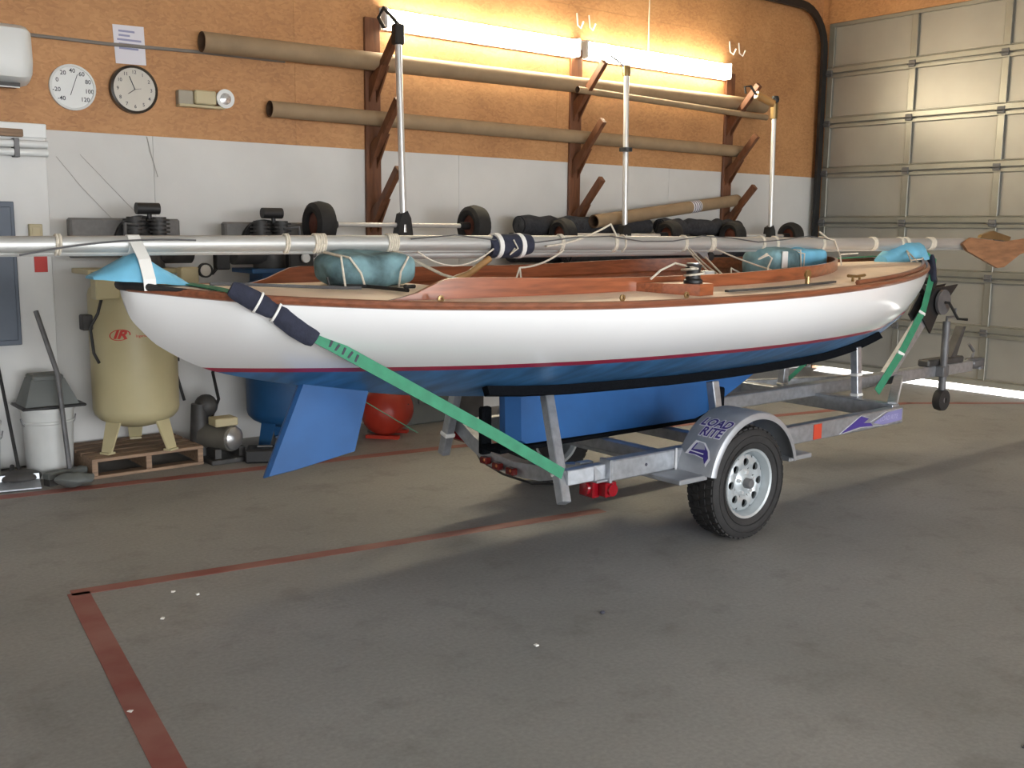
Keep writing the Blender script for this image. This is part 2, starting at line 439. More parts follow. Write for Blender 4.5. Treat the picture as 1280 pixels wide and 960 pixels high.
# timber storage racks with sloping arms
def rack(x, label):
    t = thing('wall_rack', (x, D, .9), label, 'rack', 'timber racks along the back wall')
    MB().box2((x-.065, D-.03, .95), (x+.065, D-.004, 3.0), .004).build('post', BROWNW, t)
    for zb, zt in ((2.50, 2.86), (2.02, 2.39), (1.55, 1.91)):
        MB().bar((x, D-.03, zb), (x, D-.37, zt), .045, .06, bev=.004).build('arm', BROWNW, t)
        for s in (-1, 1):
            MB().prism([(x+s*.023, D-.03, zb-.10), (x+s*.023, D-.03, zb+.06), (x+s*.023, D-.10, zb+.115), (x+s*.023, D-.2, zb+.145)], (s*.014, 0, 0)).build('gusset', BROWNW, t)
rack(4.10, 'brown timber wall rack with three sloping arms, the one nearest the clocks')
rack(6.12, 'brown timber wall rack with three sloping arms below where the strip lights meet')
rack(8.15, 'brown timber wall rack with three sloping arms, the one nearest the garage door')

def paper_tube(p, q, r, label, bend=0.):
    p, q = V(p), V(q); d = (q-p).normalized()
    path = [p+(q-p)*(k/8)+V((0, 0, -bend*4*(k/8)*(1-k/8))) for k in range(9)]
    t = thing('cardboard_tube', tuple((p+q)/2-V((0, 0, r))), label, 'tube', 'long tubes stored on the wall racks')
    MB().tube(path, r, 20, caps=False).build('outer_wall', TUBEM, t, smooth=True)
    rim = MB().tube(path, r*.86, 20, caps=False)
    for e in (p, q):
        rim.lathe([(r*.86, -.0005), (r, -.0005), (r, .0005), (r*.86, .0005)], e, d, 20, closed=True)
    rim.build('inner_wall', TUBEI, t, smooth=True)
    return t
paper_tube(at(252, 52, 6.668), at(955, 133, 6.668), .066, 'longest brown cardboard tube resting on the top rack arms')
paper_tube(at(722, 112, 6.59), at(958, 147, 6.59), .028, 'slim tube lying against the long tube on the top rack arms')
paper_tube(at(337, 136, 6.678), at(930, 190, 6.678), .055, 'brown cardboard tube resting on the middle rack arms')
tA, tB = at(742, 277, 6.33), at(921, 250.4, 6.63)
t3 = paper_tube(tA, tB, .056, 'short cardboard tube with a taped label, slanting up to the lowest rack arm')
pm = tA.lerp(tB, .66); pdv = (tB-tA).normalized()
MB().tube([pm-pdv*.07, pm+pdv*.07], .0572, 20, caps=False).build('paper_label', PAPER, t3, smooth=True)
for k in (-.05, -.015, .02, .045):
    MB().tube([pm+pdv*k, pm+pdv*(k+.012)], .0577, 20, caps=False).build('print_line', INK, t3, smooth=True)
# shelf and carpet rolls behind the boat
sh = thing('wall_shelf', (7.0, D, 1.16), 'plain timber wall shelf under the dark carpet rolls', 'shelf')
MB().box2((5.1, 6.16, 1.16), (8.95, D-.001, 1.19), .003).build('shelf_board', BROWNW, sh)
for xx in (5.4, 7.1, 8.7):
    MB().prism([(xx-.02, D-.002, .9), (xx-.02, D-.002, 1.16), (xx-.02, 6.25, 1.16)], (.04, 0, 0)).build('bracket', BROWNW, sh)
def roll(p, q, r, label):
    p, q = V(p), V(q); d = (q-p).normalized()
    t = thing('carpet_roll', tuple((p+q)/2-V((0, 0, r))), label, 'carpet roll')
    path = [p+(q-p)*(k/14)+V((0, .012*math.sin(k*1.9), .012*math.sin(k*2.7))) for k in range(15)]
    MB().tube(path, [r*(1+.08*math.sin(k*1.3)) for k in range(15)], 18).build('roll', CARP, t, smooth=True)
    n = 40; sp = [p-d*.004+(V((0, math.cos(a), math.sin(a)))*(r*(.15+.8*k/n))) for k in range(n) for a in [k*.75]]
    MB().tube(sp, r*.035, 5).build('spiral_edge', MGREY, t)
roll((5.28, 6.56, 1.335), (8.6, 6.56, 1.335), .12, 'charcoal carpet roll against the wall on the shelf')
roll((5.70, 6.37, 1.275), (6.66, 6.37, 1.275), .066, 'short charcoal carpet roll at the front of the shelf between dolly wheels')
roll((5.27, 6.455, 1.515), (6.75, 6.46, 1.515), .075, 'short charcoal carpet roll lying on top of the two others')
roll((6.9, 6.455, 1.515), (8.0, 6.455, 1.515), .072, 'thin charcoal carpet roll on top, beside the slanting cardboard tube')

# launching dollies hung with their tongues up
def dolly(xa, xb, xp, ztop, label, tilt=0., top='clamp', za=1.44, wr=.135):
    y = 6.24; k_ = wr/.114
    t = thing('launching_dolly', (xp, y, za-wr), label, 'dolly', 'launching dollies hung on the racks')
    MB().cyl((xa, y, za), (xb, y, za), .017, n=10).build('axle', POLE, t, smooth=True)
    for xw, s in ((xa, -1), (xb, 1)):
        w_ = MB().lathe([(r_*k_, h_*k_) for r_, h_ in ((.06, -.045), (.085, -.052), (.105, -.04), (.114, 0), (.105, .04), (.085, .052), (.06, .045))], (xw, y, za), (1, 0, 0), 26, closed=True).build('wheel', RUB, t, smooth=True)
        MB().lathe([(r_*k_, h_*k_) for r_, h_ in ((0, -.03), (.03, -.036), (.062, -.025), (.062, .025), (.03, .036), (0, .03))], (xw, y, za), (1, 0, 0), 18).build('hub', RUSTM, w_, smooth=True)
        MB().cyl((xw-s*.035, y, za), (xw-s*.13, y, za), .028, n=12).build('axle_sleeve', BLACK, t, smooth=True)
    tp = V((xp+tilt, y+.03, ztop))
    MB().tube([(xp, y-.03, za-.05), tuple(tp)], .0235, 10).build('tongue', POLE, t, smooth=True)
    MB().prism([(xp-.07, y-.05, za-.10), (xp+.07, y-.05, za-.10), (xp+.05, y-.05, za+.05), (xp+.02, y-.05, za+.10), (xp-.03, y-.05, za+.08)], (0, .07, 0)).build('tongue_bracket', BLACK, t)
    if top == 'clamp':
        MB().box((tp.x, tp.y, tp.z-.03), (.075, .07, .14), bev=.01).build('handle_clamp', BLACK, t)
        MB().tube([tp+V((0, 0, .04)), tp+V((-.02, .06, .10)), tp+V((-.04, .12, .16)), tp+V((-.05, .17, .10)), tp+V((-.04, .12, .03))], .014, 8).build('hanging_strap', BLACK, t, smooth=True)
    elif top == 'knob':
        MB().lathe([(0, -.06), (.034, -.055), (.036, .0), (.028, .03), (0, .035)], tp, (0, 0, 1), 14).build('end_knob', BRASS, t, smooth=True)
        MB().tube([tp, tp+V((-.07, .03, .06)), tp+V((-.13, .06, .10))], .009, 8).build('hook', GALV, t, smooth=True)
        MB().lathe([(.02, -.02), (.055, -.015), (.055, .015), (.02, .02)], V((xp, y-.03, za)).lerp(tp, .52), (0, 0, 1), 16).build('collar', BLACK, t, smooth=True)
    else:
        MB().box((tp.x, tp.y, tp.z-.05), (.06, .06, .16), bev=.012).build('handle_clamp', BRASS, t)
        MB().cyl(tp+V((-.02, .0, .02)), tp+V((-.20, .06, .09)), .038, n=12).build('crossbar', TILW, t, smooth=True)
        MB().lathe([(.03, -.03), (.04, 0), (.03, .03)], tp+V((.01, 0, .06)), (0, 0, 1), 12).build('end_knob', BLACK, t, smooth=True)
        MB().tube([tp+V((-.2, .06, .09)), tp+V((-.24, .1, .17)), tp+V((-.3, .12, .16)), tp+V((-.28, .12, .1))], .012, 8).build('hanging_strap', BLACK, t, smooth=True)
dolly(3.37, 4.66, 4.02, 2.84, 'boat dolly with a fat-tyred axle, tongue strapped to the rack nearest the clocks', za=1.505, wr=.155)
dolly(5.55, 6.80, 6.22, 2.80, 'boat dolly with a collar round its tongue, hung beside the middle rack', .03, 'knob')
dolly(7.66, 8.54, 8.18, 2.66, 'boat dolly with a yellowish crossbar, hung beside the garage door', .05, 'bar')

# air conditioner, thermometer, clock, notice, emergency lamp
ac = thing('air_conditioner', (1.3, D, 2.28), 'white wall air conditioner with rounded corner above the thermometer', 'air conditioner')
pf = [(D-.004, 2.29), (D-.10, 2.285), (D-.19, 2.33), (D-.215, 2.42), (D-.20, 2.60), (D-.16, 2.625), (D-.004, 2.625)]
b_ = bmesh.new(); n_ = len(pf)
vv = [b_.verts.new((xx, y, z)) for xx in (.85, 1.72) for y, z in pf]
for i in range(n_): b_.faces.new((vv[i], vv[(i+1) % n_], vv[n_+(i+1) % n_], vv[n_+i]))
b_.faces.new(vv[:n_][::-1]); b_.faces.new(vv[n_:])
bmesh.ops.bevel(b_, geom=[e for e in b_.edges if all(v.co.x > 1.7 for v in e.verts)], offset=.085, segments=5, affect='EDGES', profile=.6)
MB().bm(b_).build('casing', PLAST, ac, smooth=True)
MB().box2((.9, D-.16, 2.278), (1.64, D-.05, 2.30)).build('air_outlet', DGREY, ac)
MB().box2((.9, D-.155, 2.272), (1.64, D-.145, 2.29)).build('louvre', PLAST, ac)
tag(MB().tube([(1.72, D-.02, 2.60), (2.2, D-.016, 2.60), (2.75, D-.016, 2.615), (3.4, D-.014, 2.62)], .011, 8).build('conduit', mat('conduit_grey', (.22, .20, .18), .5, var=.05), None, (1.7, D-.02, 2.6)), 'thin grey conduit along the strand board from air conditioner', 'pipe')
def dial(x, z, r, depth, name, label, cat, rimm, facem):
    t = thing(name, (x, D-.004, z-r), label, cat)
    y0 = D-.005
    MB().lathe([(r*.2, 0), (r, 0), (r, -depth), (r*.9, -depth-.006), (r*.88, -depth+.006), (r*.2, -depth+.006)], (x, y0, z), (0, 1, 0), 40).build('rim', rimm, t, smooth=True)
    MB().lathe([(0, 0), (r*.895, 0), (r*.895, -.002), (0, -.002)], (x, y0-depth+.004, z), (0, 1, 0), 40).build('face', facem, t)
    return t, y0-depth+.0015
tm, yf = dial(1.975, 2.318, .137, .02, 'thermometer', 'round white dial thermometer on the strand board wall', 'thermometer', PLAST, PLAST)
for k in range(9):
    a = R(-135+270*k/8)
    vs, fs = text_polys(str(-40+20*k), .036)
    px, pz = 1.975+math.sin(a)*.098, 2.318+math.cos(a)*.098
    MB().add([V((px+p.x, yf-.0008, pz+p.y)) for p in vs], fs).build('numeral', INK, tm)
a = R(20)
MB().bar((1.975-math.sin(a)*.05, yf-.004, 2.318-math.cos(a)*.05), (1.975+math.sin(a)*.085, yf-.004, 2.318+math.cos(a)*.085), .002, .006, up=(0, 1, 0)).build('needle', INK, tm)
FACE = mat('clock_face', (.56, .53, .47), .35, var=.04, coat=.3)
ck, yf = dial(2.342, 2.335, .148, .045, 'wall_clock', 'round wall clock with a dark rim and cream face', 'clock', mat('clock_rim', (.035, .028, .022), .3, var=.1), FACE)
for k in range(12):
    vs, fs = text_polys(str(k or 12), .03); a = R(30*k)
    MB().add([V((2.342+math.sin(a)*.105+p.x, yf-.0008, 2.335+math.cos(a)*.105+p.y)) for p in vs], fs).build('numeral', INK, ck)
for nm, a, L, wd in (('hour_hand', R(-125), .05, .010), ('minute_hand', R(-22), .085, .008), ('hour_hand', R(80), .04, .004)):
    MB().bar((2.342, yf-.005, 2.335), (2.342+math.sin(a)*L, yf-.005, 2.335+math.cos(a)*L), .002, wd, up=(0, 1, 0)).build(nm if L != .04 else 'second_hand', INK, ck)
nt_ = thing('notice', (2.34, D-.004, 2.49), 'white paper notice pinned up above the dark-rimmed clock', 'notice')
MB().prism([(2.235, D-.007, 2.725), (2.43, D-.007, 2.73), (2.437, D-.007, 2.495), (2.245, D-.012, 2.49)], (0, .002, 0)).build('sheet', PAPER, nt_)
FAINT = mat('faint_print', (.30, .31, .48), .8, var=.05)
for k, (x0, x1) in enumerate(((.03, .13), (.03, .10), (.02, .17), (.03, .16), (.03, .15))):
    z = 2.69-.026*k
    MB().box2((2.24+x0, D-.0105, z-.006), (2.24+x1, D-.0095, z+.006)).build('print_line', FAINT, nt_)
em = thing('emergency_light', (2.8, D-.004, 2.26), 'beige emergency light with a round silver lamp beside the clock', 'light')
EMB = mat('aged_beige', (.52, .45, .28), .5, var=.05)
MB().box2((2.72, D-.09, 2.275), (2.865, D-.004, 2.365), .008).build('battery_case', EMB, em)
MB().box2((2.62, D-.06, 2.262), (2.72, D-.004, 2.36), .006).build('side_box', mat('aged_grey', (.38, .34, .27), .55, var=.06), em)
MB().box2((2.62, D-.075, 2.255), (2.93, D-.004, 2.272), .003).build('base_strip', EMB, em)
MB().lathe([(.02, 0), (.05, -.01), (.06, -.06), (.062, -.075), (.055, -.075)], (2.925, D-.02, 2.322), (0, 1, 0), 22).build('lamp_housing', PLAST, em, smooth=True)
MB().lathe([(0, -.08), (.035, -.076), (.056, -.068), (.056, -.05), (0, -.05)], (2.925, D-.02, 2.322), (0, 1, 0), 22).build('lens', mat('lamp_glass', (.7, .72, .75), .12, .7, var=.3, scale=40), em, smooth=True)

# left edge: white backboard, electrical cabinet, shelf
bb = thing('backboard', (1.3, D, 0), 'white painted board standing against the wall behind the electrical cabinet', 'board')
MB().box2((.6, D-.035, .01), (1.795, D-.001, 2.075), .004).build('panel', mat('board_white', (.70, .70, .69), .5, var=.03), bb)
MB().box2((.6, D-.05, 2.0), (1.80, D-.0355, 2.085), .004).build('top_rail', PLAST, bb)
ec = thing('electrical_cabinet', (1.35, D-.036, .77), 'flat blue-grey electrical cabinet on the white backboard', 'cabinet')
MB().box2((.95, D-.12, .77), (1.575, D-.036, 1.62), .004).build('body', PANEL, ec)
MB().box2((.98, D-.13, .80), (1.555, D-.12, 1.59), .004).build('door', PANEL, ec)
pp = thing('wall_pipe', (1.4, D-.05, 1.9), 'pair of white horizontal pipes near the top of backboard', 'pipe')
for z in (1.96, 1.91):
    MB().cyl((.7, D-.085, z), (1.79, D-.085, z), .022, n=12).build('pipe', PLAST, pp, smooth=True)
for xx in (.9, 1.6): MB().box2((xx, D-.11, 1.88), (xx+.03, D-.036, 1.99), .003).build('clip', MGREY, pp)
tag(MB().box2((1.1, D-.09, 2.0), (1.66, D-.05, 2.045), .005).build('wood_strip', PALW, None, (1.4, D-.05, 2.0)), 'short strip of wood on the white pipes', 'strip')
ob = thing('outlet_box', (1.70, D-.036, 1.40), 'small beige outlet box on the white backboard', 'outlet')
MB().box2((1.665, D-.075, 1.40), (1.74, D-.036, 1.49), .004).build('box', EMB, ob)
MB().box2((1.68, D-.079, 1.415), (1.725, D-.075, 1.475), .002).build('cover_plate', EMB, ob)
tag(MB().box2((1.69, D-.04, 1.20), (1.765, D-.036, 1.30)).build('warning_sticker', REDI, None, (1.73, D-.036, 1.2)), 'small red sticker on the white backboard', 'sticker')
tag(MB().tube([(2.0, D-.008, 1.92), (2.3, D-.006, 1.6), (2.45, D-.01, 1.45)], .0016, 5).tube([(1.86, D-.006, 1.9), (2.0, D-.006, 1.72), (2.2, D-.01, 1.5)], .0016, 5).build('wall_cable', mat('cable_grey', (.4, .39, .37), .7, var=.05), None, (2.0, D, 1.9)), 'thin grey cables hanging on the white wall above the compressor', 'cable')
tag(MB().tube([(2.42, D-.01, 2.05), (2.44, D-.012, 1.95), (2.48, D-.012, 1.8)], .003, 5).build('hanging_string', MATS['cable_grey'], None, (2.45, D, 2.0)), 'thin string hanging on the white wall under the clock', 'cord')

# ------------------------------------------------------------------ compressors
def compressor(cx, cy, z0, r, zt, m, label, sg=1, guard=1):
    t = thing('air_compressor', (cx, cy, z0), label, 'compressor')
    zb = z0+.16
    prof = [(0, zb-.03)]+[(r*math.sin(R(a)), zb+.09-.12*math.cos(R(a))) for a in (20, 40, 60, 75, 90)]+[(r, zt-.13)]+[(r*math.cos(R(a)), zt-.13+.13*math.sin(R(a))) for a in (15, 30, 50, 70)]+[(0, zt)]
    tank = MB().lathe(prof, (cx, cy, 0), (0, 0, 1), 40).build('tank', m, t, smooth=True)
    for a in (208, 298, 75):
        ca, sa = math.cos(R(a)), math.sin(R(a)); tx, ty = -sa, ca
        p = lambda rr, s, z: (cx+ca*rr+tx*s, cy+sa*rr+ty*s, z)
        MB().prism([p(r*.74, -.055, zb+.03), p(r*.74, .055, zb+.03), p(r*1.0, .038, z0+.012), p(r*1.0, -.038, z0+.012)], (ca*.014, sa*.014, 0)).prism([p(r*.9, -.035, z0), p(r*.9, .035, z0), p(r*1.12, .035, z0), p(r*1.12, -.035, z0)], (0, 0, .012)).build('foot', m, t)
    # pump, motor and belt guard on a top plate
    MB().box2((cx-.30, cy-.16, zt+.0), (cx+.28, cy+.16, zt+.03), .004).box2((cx-.2, cy-.1, zt-.06), (cx+.2, cy+.1, zt+.0)).build('top_plate', m, t)
    pz = zt+.03; px = cx+sg*.10
    pump = MB().cyl((px, cy, pz), (px, cy, pz+.20), .11, .09, 18).build('pump', DGREY, t, smooth=True)
    hd = MB()
    for s, k in ((-.075, 0), (.075, 1)):
        for q in range(5):
            hd.cyl((px+s, cy-.03, pz+.19+q*.024), (px+s, cy-.03, pz+.202+q*.024), .066, n=14)
        hd.cyl((px+s, cy-.03, pz+.18), (px+s, cy-.03, pz+.31), .045, n=14)
    hd.build('cylinder_head', DGREY, pump, smooth=True)
    MB().cyl((px-.06, cy-.03, pz+.36), (px+.08, cy-.03, pz+.36), .035, n=16).cyl((px+.02, cy-.03, pz+.3), (px+.02, cy-.03, pz+.35), .015, n=8).build('air_filter', BLACK, t, smooth=True)
    MB().cyl((cx+sg*.16, cy-.02, pz+.11), (cx+sg*.37, cy-.02, pz+.11), .085, n=18).build('motor', DGREY, t, smooth=True)
    if guard:
        MB().box2((cx-sg*.31, cy+.10, pz+.06), (cx+sg*.36, cy+.18, pz+.30), .012).build('belt_guard', mat('guard_grey', (.16, .155, .15), .6, var=.1, scale=30), t)
    MB().lathe([(.1, -.02), (.16, -.02), (.16, .02), (.1, .02)], (px, cy+.08, pz+.16), (0, 1, 0), 24, closed=True).build('flywheel', BLACK, t)
    MB().tube([(px-sg*.07, cy-.08, pz+.26), (px-sg*.16, cy-.12, pz+.27), (px-sg*.17, cy-.13, pz+.05), (cx-sg*.1, cy-.16, zt-.02)], .011, 8).build('copper_pipe', MGREY, t, smooth=True)
    return t, zt
ca, zt1 = compressor(2.15, 6.38, .122, .255, 1.20, BEIGE, 'beige upright air compressor tank standing on the wooden pallet')
MB().box2((1.86, 6.12, 1.06), (2.0, 6.22, 1.22), .008).build('starter_box', BEIGE, ca)
MB().box2((1.80, 6.2, .88), (1.86, 6.27, .97), .006).build('pressure_switch', DGREY, ca)
MB().tube([(1.9, 6.16, 1.06), (1.87, 6.14, .98), (1.83, 6.16, .9), (1.84, 6.15, .75), (1.87, 6.16, .69)], .009, 8).build('cable', BLACK, ca, smooth=True)
MB().box2((2.36, 6.1, 1.14), (2.47, 6.18, 1.24), .008).build('regulator_box', EMB, ca)
g_ = MB().lathe([(0, 0), (.045, 0), (.045, -.03), (.036, -.03), (.036, -.02), (0, -.02)], (2.51, 6.12, 1.22), (0, 1, 0), 20).build('gauge', BLACK, ca, smooth=True)
MB().lathe([(0, -.022), (.034, -.022), (.034, -.024), (0, -.024)], (2.51, 6.12, 1.22), (0, 1, 0), 20).build('gauge_face', FACE, g_)
MB().box2((2.60, 6.14, 1.22), (2.69, 6.2, 1.33), .006).tube([(2.51, 6.14, 1.2), (2.58, 6.16, 1.2), (2.62, 6.17, 1.24)], .012, 8).build('relay_box', BLACK, ca)
# red oval emblem on the tank, wrapped round it
def on_tank(u, z, off=.001):               # u: metres along the tank surface, from the direction facing the camera
    a = math.atan2(-6.38, -2.15)+R(6)+u/.255
    return V((2.15+math.cos(a)*(.255+off), 6.38+math.sin(a)*(.255+off), z))
lg = MB(); nn = 40; ring = []
for k in range(nn):
    a = 2*math.pi*k/nn
    for rr in (1, .88): ring.append(on_tank(-.105+rr*(.062*math.cos(a)+.012*math.sin(a)), .845+rr*.034*math.sin(a)))
lg.add(ring, [(2*k, 2*k+1, (2*k+3) % (2*nn), (2*k+2) % (2*nn)) for k in range(nn-4)])
vs, fs = text_polys('IR', .068, .3, .04)
lg.add([on_tank(-.105+p.x*1.35, .845+p.y, .0018) for p in vs], fs)
lg.build('emblem', REDI, ca)
vs, fs = text_polys('Ingersoll Rand', .022)
MB().add([on_tank(.05+p.x, .838+p.y) for p in vs], fs).build('lettering', REDI, ca)
cb, zt2 = compressor(3.18, 6.40, 0.0, .27, 1.185, BLUET, 'dark blue upright compressor tank behind the boat rudder', sg=-1)
MB().lathe([(0, 0), (.03, 0), (.03, -.02), (0, -.02)], (3.22, 6.17, 1.285), (0, 1, 0), 16).build('gauge', PLAST, cb, smooth=True)
MB().box2((3.12, 6.19, 1.2), (3.30, 6.26, 1.33), .01).build('control_box', BLACK, cb)

pal = thing('pallet', (2.14, 6.46, 0), 'low wooden pallet under the beige compressor', 'pallet')
for y in (6.20, 6.30, 6.42, 6.54, 6.66):
    MB().box2((1.80, y-.04, .10), (2.48, y+.045, .12), .002).build('deck_board', PALW, pal)
for xx in (1.80, 2.12, 2.445):
    MB().box2((xx, 6.165, .018), (xx+.035, 6.70, .10), .002).build('stringer', PALW, pal)
for y in (6.20, 6.66):
    MB().box2((1.80, y-.04, 0), (2.48, y+.045, .018), .002).build('bottom_board', PALW, pal)

rt = thing('air_tank', (3.86, 6.22, 0), 'small round red portable air tank on the floor behind the rudder', 'tank')
MB().lathe([(0, -.21), (.09, -.2), (.15, -.15), (.172, -.07), (.172, .09), (.15, .15), (.09, .2), (0, .21)], (3.90, 6.26, .185), V((.75, .66, 0)), 26).build('tank', REDT, rt, smooth=True)
MB().cyl((3.99, 6.12, .22), (3.965, 6.15, .22), .022, n=12).build('port', BLACK, rt)
MB().box((3.82, 6.2, .362), (.07, .035, .018), bev=.004).build('handle', TAPE, rt)
for s in (-1, 1):
    MB().box((3.90+.09*s, 6.26+.08*s, .012), (.05, .24, .024), Matrix.Rotation(R(40), 3, 'Z')).build('foot', REDT, rt)
kb = thing('storage_crate', (4.25, 6.5, 0), 'red-brown crate with a grey control plate beside the red air tank', 'crate')
MB().box2((4.12, 6.44, 0.0), (4.165, 6.72, .40), .006).build('crate_side', REDT, kb)
MB().box2((4.17, 6.46, 0), (4.62, 6.72, .36), .01).build('body', GREYP, kb)
MB().box2((4.30, 6.445, .16), (4.46, 6.46, .32), .003).build('control_plate', MGREY, kb)
MB().lathe([(0, 0), (.018, 0), (.018, -.015), (0, -.015)], (4.38, 6.445, .25), (0, 1, 0), 12).build('knob', PLAST, kb)
MB().box2((4.22, 6.40, .362), (4.95, 6.74, .378), .003).build('lid', BUCK, kb)
MB().box2((4.64, 6.44, 0), (4.92, 6.72, .36), .01).build('body', DGREY, kb)

# cleaning gear at the left
def bucket(cx, cy, r, h, label):
    t = thing('bucket', (cx, cy, 0), label, 'bucket')
    MB().lathe([(0, 0), (r*.86, 0), (r*.88, .01), (r, h), (r*1.06, h), (r*1.06, h+.02), (r*.96, h+.02), (r*.85, .02), (0, .02)], (cx, cy, 0), (0, 0, 1), 30).build('pail', BUCK, t, smooth=True)
    MB().lathe([(r*.985, h-.075), (r*1.03, h-.07), (r*1.03, h-.06), (r*.99, h-.055)], (cx, cy, 0), (0, 0, 1), 30, closed=True).build('band', BUCK, t, smooth=True)
    MB().tube([(cx+math.cos(R(a))*r*1.07, cy-.02+math.sin(R(a))*.02, h-.04-abs(math.sin(R(a)))*.10) for a in range(180, 361, 20)], .004, 6).build('bail_handle', MGREY, t, smooth=True)
    return t
bucket(1.64, 6.44, .145, .40, 'white plastic bucket carrying the grey mop wringer')
bucket(1.26, 6.50, .13, .33, 'white plastic bucket by the wall beyond the bucket with the wringer')
wr_ = thing('mop_wringer', (1.64, 6.44, .42), 'grey plastic mop wringer sitting on the white bucket', 'wringer')
b0 = [(1.49, 6.32), (1.80, 6.32), (1.80, 6.56), (1.49, 6.56)]; b1 = [(1.545, 6.37), (1.73, 6.37), (1.73, 6.52), (1.545, 6.52)]
MB().add([(x, y, .425) for x, y in b0]+[(x, y, .59) for x, y in b1], [(0, 1, 2, 3), (7, 6, 5, 4)]+[(i, (i+1) % 4, 4+(i+1) % 4, 4+i) for i in range(4)]).build('hopper', GREYP, wr_)
MB().box2((1.47, 6.30, .421), (1.83, 6.58, .437), .006).build('flange', BLACK, wr_)
MB().box2((1.55, 6.365, .575), (1.725, 6.525, .615), .01).build('press', GREYP, wr_)
br = thing('push_broom', (1.66, 6.2, 0), 'push broom with a long grey handle leaning on the wringer', 'broom')
MB().tube([(1.69, 6.22, .06), (1.665, 6.268, .63), (1.60, 6.40, .99)], .0145, 8).build('handle', MGREY, br, smooth=True)
MB().box((1.66, 6.20, .055), (.26, .06, .035), Matrix.Rotation(R(20), 3, 'Z'), .006).build('head', GREYP, br)
MB().box((1.66, 6.20, .02), (.25, .055, .04), Matrix.Rotation(R(20), 3, 'Z')).build('bristles', DGREY, br)
mo = thing('mop', (1.43, 6.35, 0), 'dark stick mop leaning on the wall beside the white buckets', 'mop')
MB().tube([(1.435, 6.3, .06), (1.42, 6.55, .6), (1.40, 6.70, .98)], .010, 8).build('handle', BLACK, mo, smooth=True)
MB().sphere((1.435, 6.28, .045), .09, 12, (1.3, .9, .5)).build('mop_head', DGREY, mo, smooth=True)
du = thing('dustpan', (1.36, 6.2, 0), 'flat silver dustpan on the floor beside the mop', 'dustpan')
MB().prism([(1.22, 6.16, .006), (1.50, 6.10, .006), (1.52, 6.22, .03), (1.24, 6.28, .03)], (0, 0, .008)).prism([(1.24, 6.275, .03), (1.52, 6.215, .03), (1.52, 6.22, .07), (1.24, 6.28, .07)], (0, .008, 0)).build('pan', GALV, du)
MB().cyl((1.38, 6.25, .05), (1.41, 6.36, .10), .012, n=8).build('handle', BLACK, du)
rg = MB().sphere((1.66, 6.03, .045), .08, 16, (1.4, .7, .45))
for p in rg.v: p += V((0, 0, .03*noise.noise(p*14)));
for p in rg.v: p.z = max(.001, p.z)
tag(rg.build('cleaning_rag', GREYP, None, (1.66, 6.03, 0), smooth=True), 'crumpled grey rag on the floor in front of the broom', 'rag')
pu = thing('water_pump', (2.64, 6.2, 0), 'small dark motor pump with a silver round end beside the pallet', 'pump')
MB().box2((2.50, 6.08, 0), (2.80, 6.34, .03), .004).build('base_plate', DGREY, pu)
MB().cyl((2.56, 6.32, .15), (2.66, 6.13, .15), .085, n=20).build('motor', mat('motor_grey', (.16, .15, .13), .45, .4, var=.2), pu, smooth=True)
MB().lathe([(0, .03), (.045, .025), (.075, .0), (.078, -.03), (0, -.03)], (2.67, 6.11, .15), V((.42, -.9, 0)), 22).build('end_bell', mat('cast_silver', (.5, .5, .5), .3, .8, var=.15), pu, smooth=True)
MB().box2((2.55, 6.12, .232), (2.70, 6.24, .285), .006).build('junction_box', EMB, pu)
MB().cyl((2.53, 6.33, .03), (2.53, 6.33, .36), .07, .05, 16).sphere((2.58, 6.34, .34), .075, 12).build('pump_head', DGREY, pu, smooth=True)
for s in (0, .16): MB().box2((2.54+s, 6.12, .03), (2.58+s, 6.32, .09)).build('foot', DGREY, pu)
tag(MB().tube([(2.62, 6.36, .25), (2.70, 6.42, .36), (2.72, 6.55, .52), (2.82, 6.6, .68), (2.86, 6.62, .85)], .011, 8).build('hose', BLACK, None, (2.62, 6.36, .2), smooth=True), 'black hose rising from the pump up the white wall', 'hose')
tag(MB().tube([(2.5, 6.5, .36), (2.48, 6.58, .55), (2.46, 6.66, .8)], .010, 8).tube([(2.53, 6.66, .8), (2.53, 6.66, .6)], .010, 8).build('pipe', BLACK, None, (2.5, 6.5, .36), smooth=True), 'black thin pipe on the wall between compressor and pump', 'pipe')
rub = thing('tool_case', (2.83, 6.02, 0), 'low black tool case on the floor beside the pump', 'case')
MB().box((2.83, 6.02, .045), (.24, .16, .09), Matrix.Rotation(R(-30), 3, 'Z'), .012).build('case_body', BLACK, rub)
MB().box((2.83, 6.02, .096), (.1, .02, .012), Matrix.Rotation(R(-30), 3, 'Z'), .004).build('handle', MGREY, rub)

# small litter on the floor
for (u, v, wh) in ((216, 740, 0), (247, 743, 0), (203, 773, 0), (162, 890, 'tiny white scrap lying on the painted red line'), (670, 807, 'lone tiny white scrap on bare concrete in front of the trailer')):
    d = cF + cR*((u-640)/FPX) + cU*((480-v)/FPX); tt = -EYE/d.z; p = V((d.x*tt, d.y*tt, 0))
    a = random.random()*6
    q = [p+V((math.cos(a+k*1.4)*.012*random.uniform(.6, 1.2), math.sin(a+k*1.4)*.012*random.uniform(.6, 1.2), 0)) for k in range(4)]
    tag(MB().prism(q, (0, 0, .004)).build('paper_scrap', TAPE, None, p), wh or 'tiny white scrap, one of three inside the corner of the red lines', 'scrap', 'white scraps on the floor')
d = cF + cR*((753-640)/FPX) + cU*((480-767)/FPX); tt = -EYE/d.z; p = V((d.x*tt, d.y*tt, 0))
tag(MB().sphere(p+V((0, 0, .006)), .012, 8, (1, .8, .5)).build('pebble', INK, None, p), 'tiny dark pebble on the concrete in front of trailer', 'pebble')

